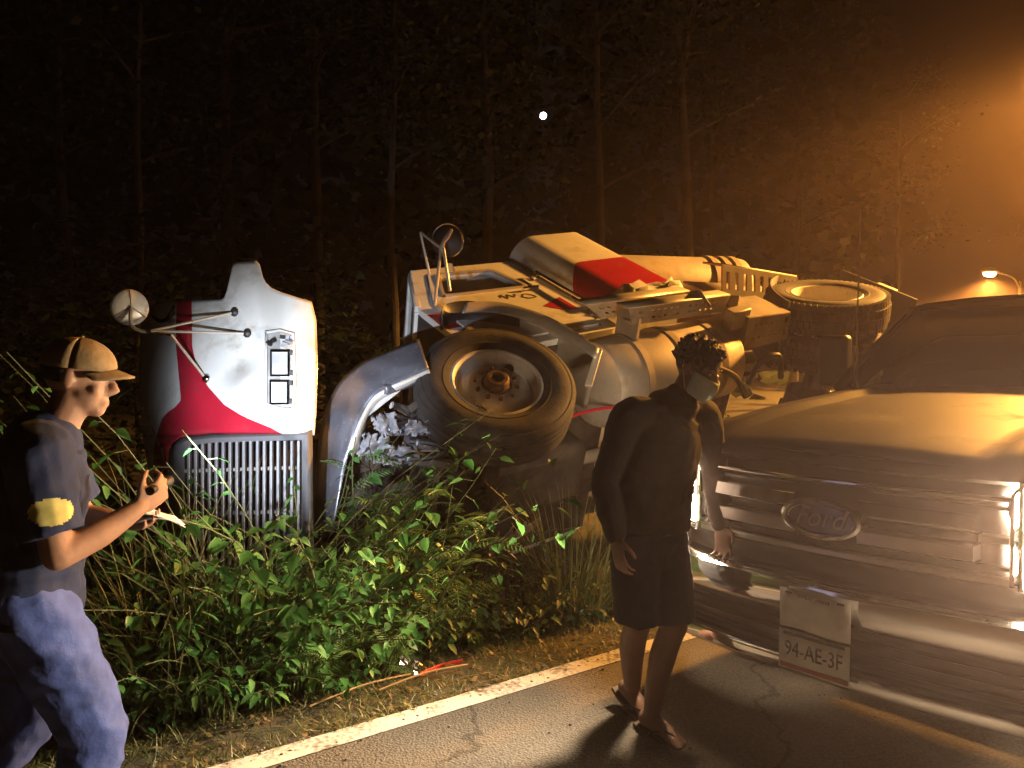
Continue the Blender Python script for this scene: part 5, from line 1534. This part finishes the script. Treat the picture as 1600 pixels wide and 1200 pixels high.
# climbing runners with small leaves
for (px, s_, yt, lab) in ((550, 1.3, 668, 'thin leafy runner climbing the bent bumper'), (435, 1.35, 715, 'thin leafy runner hanging before the grille bars')):
    d, H = spot_on_bank(px, s_, yt)
    c = P(px, 600, d); r = empty('climbing_runner', (c.x, c.y, gz(c.x, c.y) - .02)); tag(r, lab, 'plant', 'climbing runners')
    st_ = arc((0, 0, 0), (.02, .03, 1), H, .05, 9); b = MB(); b.tube(st_, 0.0035, 5); b.build('stem', STEM, r)
    for i in range(22):
        u = 2 + 6.8 * i / 22; j = min(8, int(u)); p = st_[j].lerp(st_[j + 1], u - j); L = rv.uniform(.035, .065); aa = i * 2.2
        share('leaf', HEART[i % 2], r, p, orient((math.cos(aa), math.sin(aa) - .5, -.3), roll=rv.uniform(-.5, .5)), (L, L, L))
G2 = 'feathery shrubs by the bumper'
feather_plant(590, .98, 640, 5, 11, 'tall feathery shrub before the bent bumper', G2, (.05, 0))
feather_plant(640, 1.0, 690, 5, 10, 'feathery shrub arching right under the front tyre', G2, (.22, 0))
feather_plant(545, .85, 800, 4, 9, 'feathery shrub with pale drooping leaflets in the middle of the bank', G2, (.1, -.1))
feather_plant(480, .72, 930, 4, 7, 'low feathery shrub near the road edge', G2, (.1, -.15), .8)
feather_plant(585, .72, 930, 4, 7, 'low feathery shrub just left of the foil', G2, (0, -.1), .8)
feather_plant(720, .9, 950, 2, 5, 'small feathery shrub right of the foil', G2, (0, -.1), .8)
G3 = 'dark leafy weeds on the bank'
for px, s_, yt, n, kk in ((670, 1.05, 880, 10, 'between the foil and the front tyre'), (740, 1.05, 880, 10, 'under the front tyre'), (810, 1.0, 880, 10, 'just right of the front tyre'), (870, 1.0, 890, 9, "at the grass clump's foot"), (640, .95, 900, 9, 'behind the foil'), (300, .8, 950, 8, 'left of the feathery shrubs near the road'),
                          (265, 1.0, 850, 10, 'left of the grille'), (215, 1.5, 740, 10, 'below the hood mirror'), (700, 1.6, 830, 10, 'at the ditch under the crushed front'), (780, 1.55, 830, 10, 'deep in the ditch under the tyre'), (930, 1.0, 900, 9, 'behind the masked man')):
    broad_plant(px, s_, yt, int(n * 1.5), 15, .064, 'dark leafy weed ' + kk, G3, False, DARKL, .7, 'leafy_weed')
for px, s_, yt, n, kk in ((440, .85, 900, 9, 'under the bright green plant'), (370, .78, 960, 9, 'low at the left of the bank'), (520, .8, 960, 8, 'low in the middle of the bank'), (470, 1.0, 850, 9, 'behind the bright green leaves'), (560, 1.0, 860, 9, 'among the feathery shrubs'), (330, 1.2, 830, 9, 'at the left foot of the grille'),
                          (770, .85, 960, 8, 'nearest the road right of the foil'), (240, .8, 930, 9, "behind the capped man's legs"), (620, 1.2, 840, 9, 'below the torn lining'), (150, 1.4, 800, 10, "behind the capped man's arm")):
    broad_plant(px, s_, yt - 10, int(n * 1.7), 16, .07, 'shaded green weed ' + kk, G3, False, BROAD, .7, 'leafy_weed')
G4 = 'long grass clumps on the bank'
for a in ((300, 1.0, 730, 80, 'tall dry grass clump before the left of the grille', .006), (240, .9, 740, 80, "tall grass clump beside the capped man's arm", .006), (370, 1.15, 705, 35, 'broad bladed grass clump reaching up the grille', .011),
          (345, .75, 930, 90, 'arching grass clump low at the left of the bank', .006), (895, 1.0, 760, 190, 'large dark grass clump between the front tyre and the masked man', .007), (840, .95, 850, 100, 'smaller grass clump left of the large dark one', .006),
          (445, .7, 1000, 90, 'short grass clump at the foot of the bank', .005), (960, 1.0, 820, 100, 'grass clump behind the masked man', .006), (700, 1.5, 830, 70, 'grass clump in the ditch below the tyre', .006), (190, 1.3, 760, 80, 'grass clump below the hood mirror', .006)):
    grass_clump(*a[:5], G4, a[5], .18)
# short verge grass in front, one mass
b = MB()
for k in range(24000):
    t = rv.uniform(-1.2, 7.5); s = 0.12 + rv.random() ** 1.6 * 1.4
    if rv.random() > 0.35 + 0.65 * (noise.noise(Vector((t * 2.2, s * 2.2, 9))) + .5): continue
    q = world_ts(t, s, 0); q.z = gz(q.x, q.y) - .005; a = rv.uniform(0, 6.28)
    blade(b, q, (math.cos(a) * .6, math.sin(a) * .6, 1), rv.uniform(.03, .10) * (1 + .8 * min(1, s)), .0028, rv.uniform(.5, 2.), 3)
tag(b.build('verge_grass', GRASSM, smooth=60, fix=False), 'short patchy grass along the edge of the road', 'grass', kind='stuff')
# dry stalks and fallen leaves
b = MB()
DRY = leafmat('dry_litter', (0.14, 0.09, 0.035), (0.26, 0.19, 0.09), .1)
for k in range(1500):
    t = rv.uniform(-1, 6); s = 0.14 + rv.random() ** 1.5 * 0.8; q = world_ts(t, s, 0); q.z = gz(q.x, q.y) + .01; a = rv.uniform(0, 6.28); L = rv.uniform(.02, .12)
    d = Vector((math.cos(a), math.sin(a), rv.uniform(-.05, .2))); n_ = Vector((-d.y, d.x, 0)) * rv.uniform(.0015, .012 if L < .06 else .003)
    b.add([q - n_, q + d * L * .5 - n_ + Vector((0, 0, .006)), q + d * L, q + d * L * .5 + n_ + Vector((0, 0, .006)), q + n_], [(0, 1, 3, 4), (1, 2, 3)])
tag(b.build('leaf_litter', DRY, smooth=0, fix=False), 'dry stalks and fallen leaves beside the road line', 'litter', kind='stuff')

b = MB(); GRAV = mat('gravel', (0.16, 0.14, 0.12), .9, var=.4, scale=30)
for k in range(900):
    t = rv.uniform(-1.5, 6); s_ = rv.gauss(.16, .10) if rv.random() < .75 else rv.uniform(-1.6, .1); q = world_ts(t, s_, 0); r_ = rv.uniform(.002, .007)
    q.z = (gz(q.x, q.y) if s_ > .17 else 0.003) + r_ * .4
    b.ball(q, (r_ * rv.uniform(.8, 1.5), r_ * rv.uniform(.8, 1.4), r_ * .8), 5)
tag(b.build('gravel', GRAV, smooth=0, fix=False), 'loose grit scattered over the road edge', 'gravel', kind='stuff')

# ---- foil wrapper, red strap, dry cane near the road
c = P(632, 600, spot_on_bank(632, .72, 900)[0]); c.z = gz(c.x, c.y) + .055
FOIL = mat('crumpled_foil', (0.85, 0.84, 0.82), 0.16, 1.0, var=0.05)
b = MB(); rf = random.Random(2); rows = []
for i in range(13):
    th = math.pi * (i + .02) / 12.04; rows.append([])
    for j in range(20):
        ph = 2 * math.pi * j / 20; k = 1 + rf.uniform(-.22, .22)
        rows[-1].append(Vector((.085 * math.sin(th) * math.cos(ph) * k, .06 * math.sin(th) * math.sin(ph) * k, .065 * math.cos(th) * k)))
    rows[-1].append(rows[-1][0])
b.grid(rows); o = b.build('foil_wrapper', FOIL, smooth=0); o.location = c
tag(o, 'crumpled silver foil wrapper at the foot of the weeds', 'wrapper')
pts = [P(px, 600, spot_on_bank(px, s_, 900)[0]) for px, s_ in ((655, .50), (672, .54), (690, .55), (722, .50))]
for q in pts: q.z = gz(q.x, q.y) + .022
c0 = pts[0].copy()
b = MB(); b.tube(smooth_path([q - c0 for q in pts], 6), (.012, .006), 8); o = b.build('red_strap', mat('red_webbing', (0.45, 0.02, 0.012), .6, var=.3)); o.location = c0
tag(o, 'short red strap lying on the verge right of the foil', 'strap')
for (x0, y0, x1, y1, lab) in ((480, .42, 640, .52, 'long dry cane lying on the verge by the road line'), (590, .40, 730, .40, 'shorter dry cane beside the red strap')):
    a, e = P(x0, 600, spot_on_bank(x0, y0, 900)[0]), P(x1, 600, spot_on_bank(x1, y1, 900)[0]); a.z = gz(a.x, a.y) + .03; e.z = gz(e.x, e.y) + .035
    b = MB(); m_ = (a + e) / 2 + Vector((0, 0, .02)); b.tube(smooth_path([Vector(), m_ - a, e - a], 5), .0045, 6); o = b.build('dry_cane', mat('cane', (0.3, 0.19, 0.08), .7, var=.3)); o.location = a
    tag(o, lab, 'cane', 'dry canes')

# ---- trees of the wood behind
def tree(px, d, H, tr, label, m, lean=0.0, crown_r=1.7, crown_z=0.72, nl=1500, vine=False, leafm=None, bare=0.45):
    c = P(px, 600, d); r = empty('forest_tree', (c.x, c.y, gz(c.x, c.y) - .1)); tag(r, label, 'tree', 'trees of the wood behind the truck')
    b = MB(); pts = []
    for i in range(9):
        u = i / 8; pts.append(Vector((lean * H * u * u + .12 * noise.noise(Vector((px * .1, u * 3, 0))), .12 * noise.noise(Vector((px * .1, u * 3, 5))), H * u)))
    b.tube(pts, [tr * (1.25 if i == 0 else 1 - .75 * i / 8) for i in range(9)], 10); b.build('trunk', m, r)
    lb = MB(); fb = MB(); tips = []
    for k in range(9):
        u = bare + (1 - bare) * (k + .5) / 9; j = min(7, int(u * 8)); p = pts[j].lerp(pts[j + 1], u * 8 - j); a = k * 2.4 + rv.uniform(-.4, .4)
        L = crown_r * rv.uniform(.6, 1.1); br = arc(p, (math.cos(a), math.sin(a), .6), L, .3, 5)
        lb.tube(br, [tr * .3 * (1 - .16 * i) for i in range(6)], 6); tips += br[2:]
    lb.build('branch', m, r)
    for k in range(nl):
        t = rv.choice(tips); q = t + Vector((rv.gauss(0, .34), rv.gauss(0, .34), rv.gauss(0, .3))); a = rv.uniform(0, 6.28); L = rv.uniform(.07, .16)
        d_ = Vector((math.cos(a), math.sin(a), rv.uniform(-.9, .3))).normalized(); n_ = d_.cross(Vector((rv.uniform(-1, 1), rv.uniform(-1, 1), rv.uniform(-1, 1)))).normalized() * L * .3
        fb.add([q, q + d_ * L * .45 + n_, q + d_ * L, q + d_ * L * .45 - n_], [(0, 1, 2, 3)])
    if vine:
        for k in range(700):
            u = rv.random() * .6; j = min(7, int(u * 8)); p = pts[j].lerp(pts[j + 1], u * 8 - j); a = rv.uniform(0, 6.28); q = p + Vector((math.cos(a), math.sin(a), 0)) * tr * rv.uniform(.9, 1.8); L = rv.uniform(.06, .12)
            d_ = Vector((math.cos(a), math.sin(a), -.8)).normalized(); n_ = Vector((-math.sin(a), math.cos(a), .1)) * L * .38
            fb.add([q, q + d_ * L * .45 + n_, q + d_ * L, q + d_ * L * .45 - n_], [(0, 1, 2, 3)])
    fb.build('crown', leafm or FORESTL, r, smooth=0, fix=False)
    return r


tree(218, 9.5, 7.5, .06, 'slim pale trunk rising behind the hood mirror', PALEBARK, .02, 1.4)
tree(105, 10.5, 8, .09, 'thin dark tree above the capped man', BARK, -.01, 1.7)
tree(-60, 9.5, 7.5, .12, 'vine covered tree at the left edge of the wood', BARK, .0, 1.8, vine=True)
tree(355, 11, 8.5, .13, 'dark tree behind the torn off hood', BARK, .01, 2.0, vine=True)
tree(500, 12, 9, .10, 'dark tree between the hood and the cab', BARK, -.01, 1.9)
tree(610, 10.8, 8, .07, 'slender tree behind the cab mirror', BARK, .02, 1.6)
tree(760, 14.5, 9, .13, 'dark tree left of the moon', BARK, .0, 2.0)
tree(935, 14.5, 9, .11, 'grey trunked tree right of the moon', PALEBARK, -.01, 1.9)
tree(1080, 14, 9, .12, 'pale leaning trunk above the air tank of the truck', PALEBARK, -.05, 1.8, bare=.55)
tree(1115, 15.5, 9, .07, 'thin trunk right of the pale leaning one', BARK, -.03, 1.6, bare=.55)
tree(1240, 19, 9, .11, 'dark tree above the rear wheels', BARK, .01, 2.0)
tree(1400, 24, 9.5, .12, 'dark tree left of the street lamp', BARK, .0, 2.0)
tree(1720, 28, 10, .14, 'dark tree beyond the pickup roof', BARK, .0, 2.2)
# undergrowth in front of the trunks: one tangled mass
b = MB()
for k in range(26000):
    px = rv.uniform(-300, 1500); d = rv.uniform(7.4, 12) if px > 560 else rv.uniform(5.9, 11)
    c = P(px, 600, d); s = sdist(c.x, c.y)
    if s < 3.6 and px > 560: continue
    z0 = gz(c.x, c.y); top = (1.5 + 1.4 * noise.noise(Vector((c.x * .7, c.y * .7, 2)))) * (1.0 if px < 560 else .5) * (1.0 if px < 900 else .4) + (.5 if px < 900 else .2)
    z = z0 + max(.02, top * (1 - rv.random() ** 1.5)); a = rv.uniform(0, 6.28); L = rv.uniform(.05, .13)
    q = Vector((c.x, c.y, z)); d_ = Vector((math.cos(a), math.sin(a) - .4, rv.uniform(-.8, .4))).normalized(); n_ = d_.cross(Vector((rv.uniform(-1, 1), rv.uniform(-.3, .3), 1))).normalized() * L * .33
    b.add([q, q + d_ * L * .45 + n_, q + d_ * L, q + d_ * L * .45 - n_], [(0, 1, 2, 3)])
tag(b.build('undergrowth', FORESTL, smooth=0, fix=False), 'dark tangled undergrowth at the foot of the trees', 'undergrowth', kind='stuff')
# the wood goes on behind: a deep mass of leaves closing the gaps
b = MB()
for k in range(30000):
    px = rv.uniform(-900, 2600); d = rv.uniform(17, 30); c = P(px, 600, d); z = gz(c.x, c.y) + rv.uniform(0, 13.0); L = rv.uniform(.35, .65)
    if sdist(c.x, c.y) < 4: continue
    if px > 1380 and d < 30 and px < 1700: continue
    if px > 1000 and rv.random() < .5: continue
    if abs(px - 848) < 26 and rv.random() < .8: continue
    a = rv.uniform(0, 6.28); q = Vector((c.x, c.y, z)); d_ = Vector((math.cos(a), math.sin(a) * .4, rv.uniform(-.9, .3))).normalized(); n_ = d_.cross(Vector((rv.uniform(-.5, .5), 1, rv.uniform(-.5, .5)))).normalized() * L * .33
    b.add([q, q + d_ * L * .45 + n_, q + d_ * L, q + d_ * L * .45 - n_], [(0, 1, 2, 3)])
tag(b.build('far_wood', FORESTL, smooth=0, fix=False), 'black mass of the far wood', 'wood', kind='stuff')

# ================================================================== sodium street lamps
def street_lamp(x, y, H, arm, label, power, estr, AL=1.55):
    a = Vector(arm).normalized()
    r = empty('street_lamp', (x, y, gz(x, y) if sdist(x, y) > 0 else -.03)); tag(r, label, 'street lamp', 'sodium street lamps')
    b = MB(); b.lathe([(.16, 0), (.16, .03), (.09, .05), (.075, 1.2), (.05, H - .3), (.045, H)], n=16); b.build('pole', STEEL, r)
    b = MB(); b.tube(smooth_path([(0, 0, H - .2), (a.x * .4, a.y * .4, H + .1), (a.x * (AL - .25), a.y * (AL - .25), H + .2)], 5), .03, 10); b.build('arm', STEEL, r)
    hc_ = Vector((a.x * AL, a.y * AL, H + .2)); M = Matrix((Vector((a.x, a.y, 0)), Vector((-a.y, a.x, 0)), Vector((0, 0, 1)))).transposed()
    b = MB(); b.ball(hc_ + Vector((0, 0, .03)), (.33, .15, .10), 16, M=M); b.build('lamp_head', STEEL, r)
    b = MB(); b.ball(hc_ + Vector((0, 0, -.06)), (.22, .12, .09), 16, M=M); b.build('lamp_bowl', mat('sodium_glow', (1, .8, .5), .5, var=0, emit=(1, .40, .085), estr=400.0), r)
    l = bpy.data.lights.new('sodium_light', 'SPOT'); l.energy = power; l.spot_size = rad(154); l.spot_blend = .15; l.color = (1.0, .42, .07); l.shadow_soft_size = .14
    o = bpy.data.objects.new('sodium_light', l); COL.objects.link(o); o.parent = r; o.location = hc_ + Vector((0, 0, -.24))
    return r


street_lamp(LAMP_X, LAMP_Y, LAMP_H, (-.47, -.88), 'tall sodium street lamp beyond the right edge of the view', LAMP_W, 60, 2.5)
c = P(1547, 424, 22)
street_lamp(c.x + 1.32, c.y + .78, c.z - .2 - gz(c.x + 1.32, c.y + .78), (-.85, -.5), 'distant glowing orange street lamp above the pickup', LAMP2_W, 90)

# ================================================================== haze added to stand for lens glare round the lamps
hz = bpy.data.materials.new('glare_haze'); hz.use_nodes = True; t = hz.node_tree
for n in list(t.nodes):
    if n.type != 'OUTPUT_MATERIAL': t.nodes.remove(n)
pv = t.nodes.new('ShaderNodeVolumePrincipled'); pv.inputs['Color'].default_value = (.95, .70, .60, 1); pv.inputs['Density'].default_value = HAZE; pv.inputs['Anisotropy'].default_value = 0.7
t.links.new(pv.outputs[0], t.nodes['Material Output'].inputs['Volume'])
b = MB(); b.box((0, 0, 0), (640, 640, 19.0)); o = b.build('haze', hz, smooth=0); o.location = (0, 0, 7.6)
tag(o, 'thin haze added for the lens glare round the lamps', 'haze', kind='stuff')
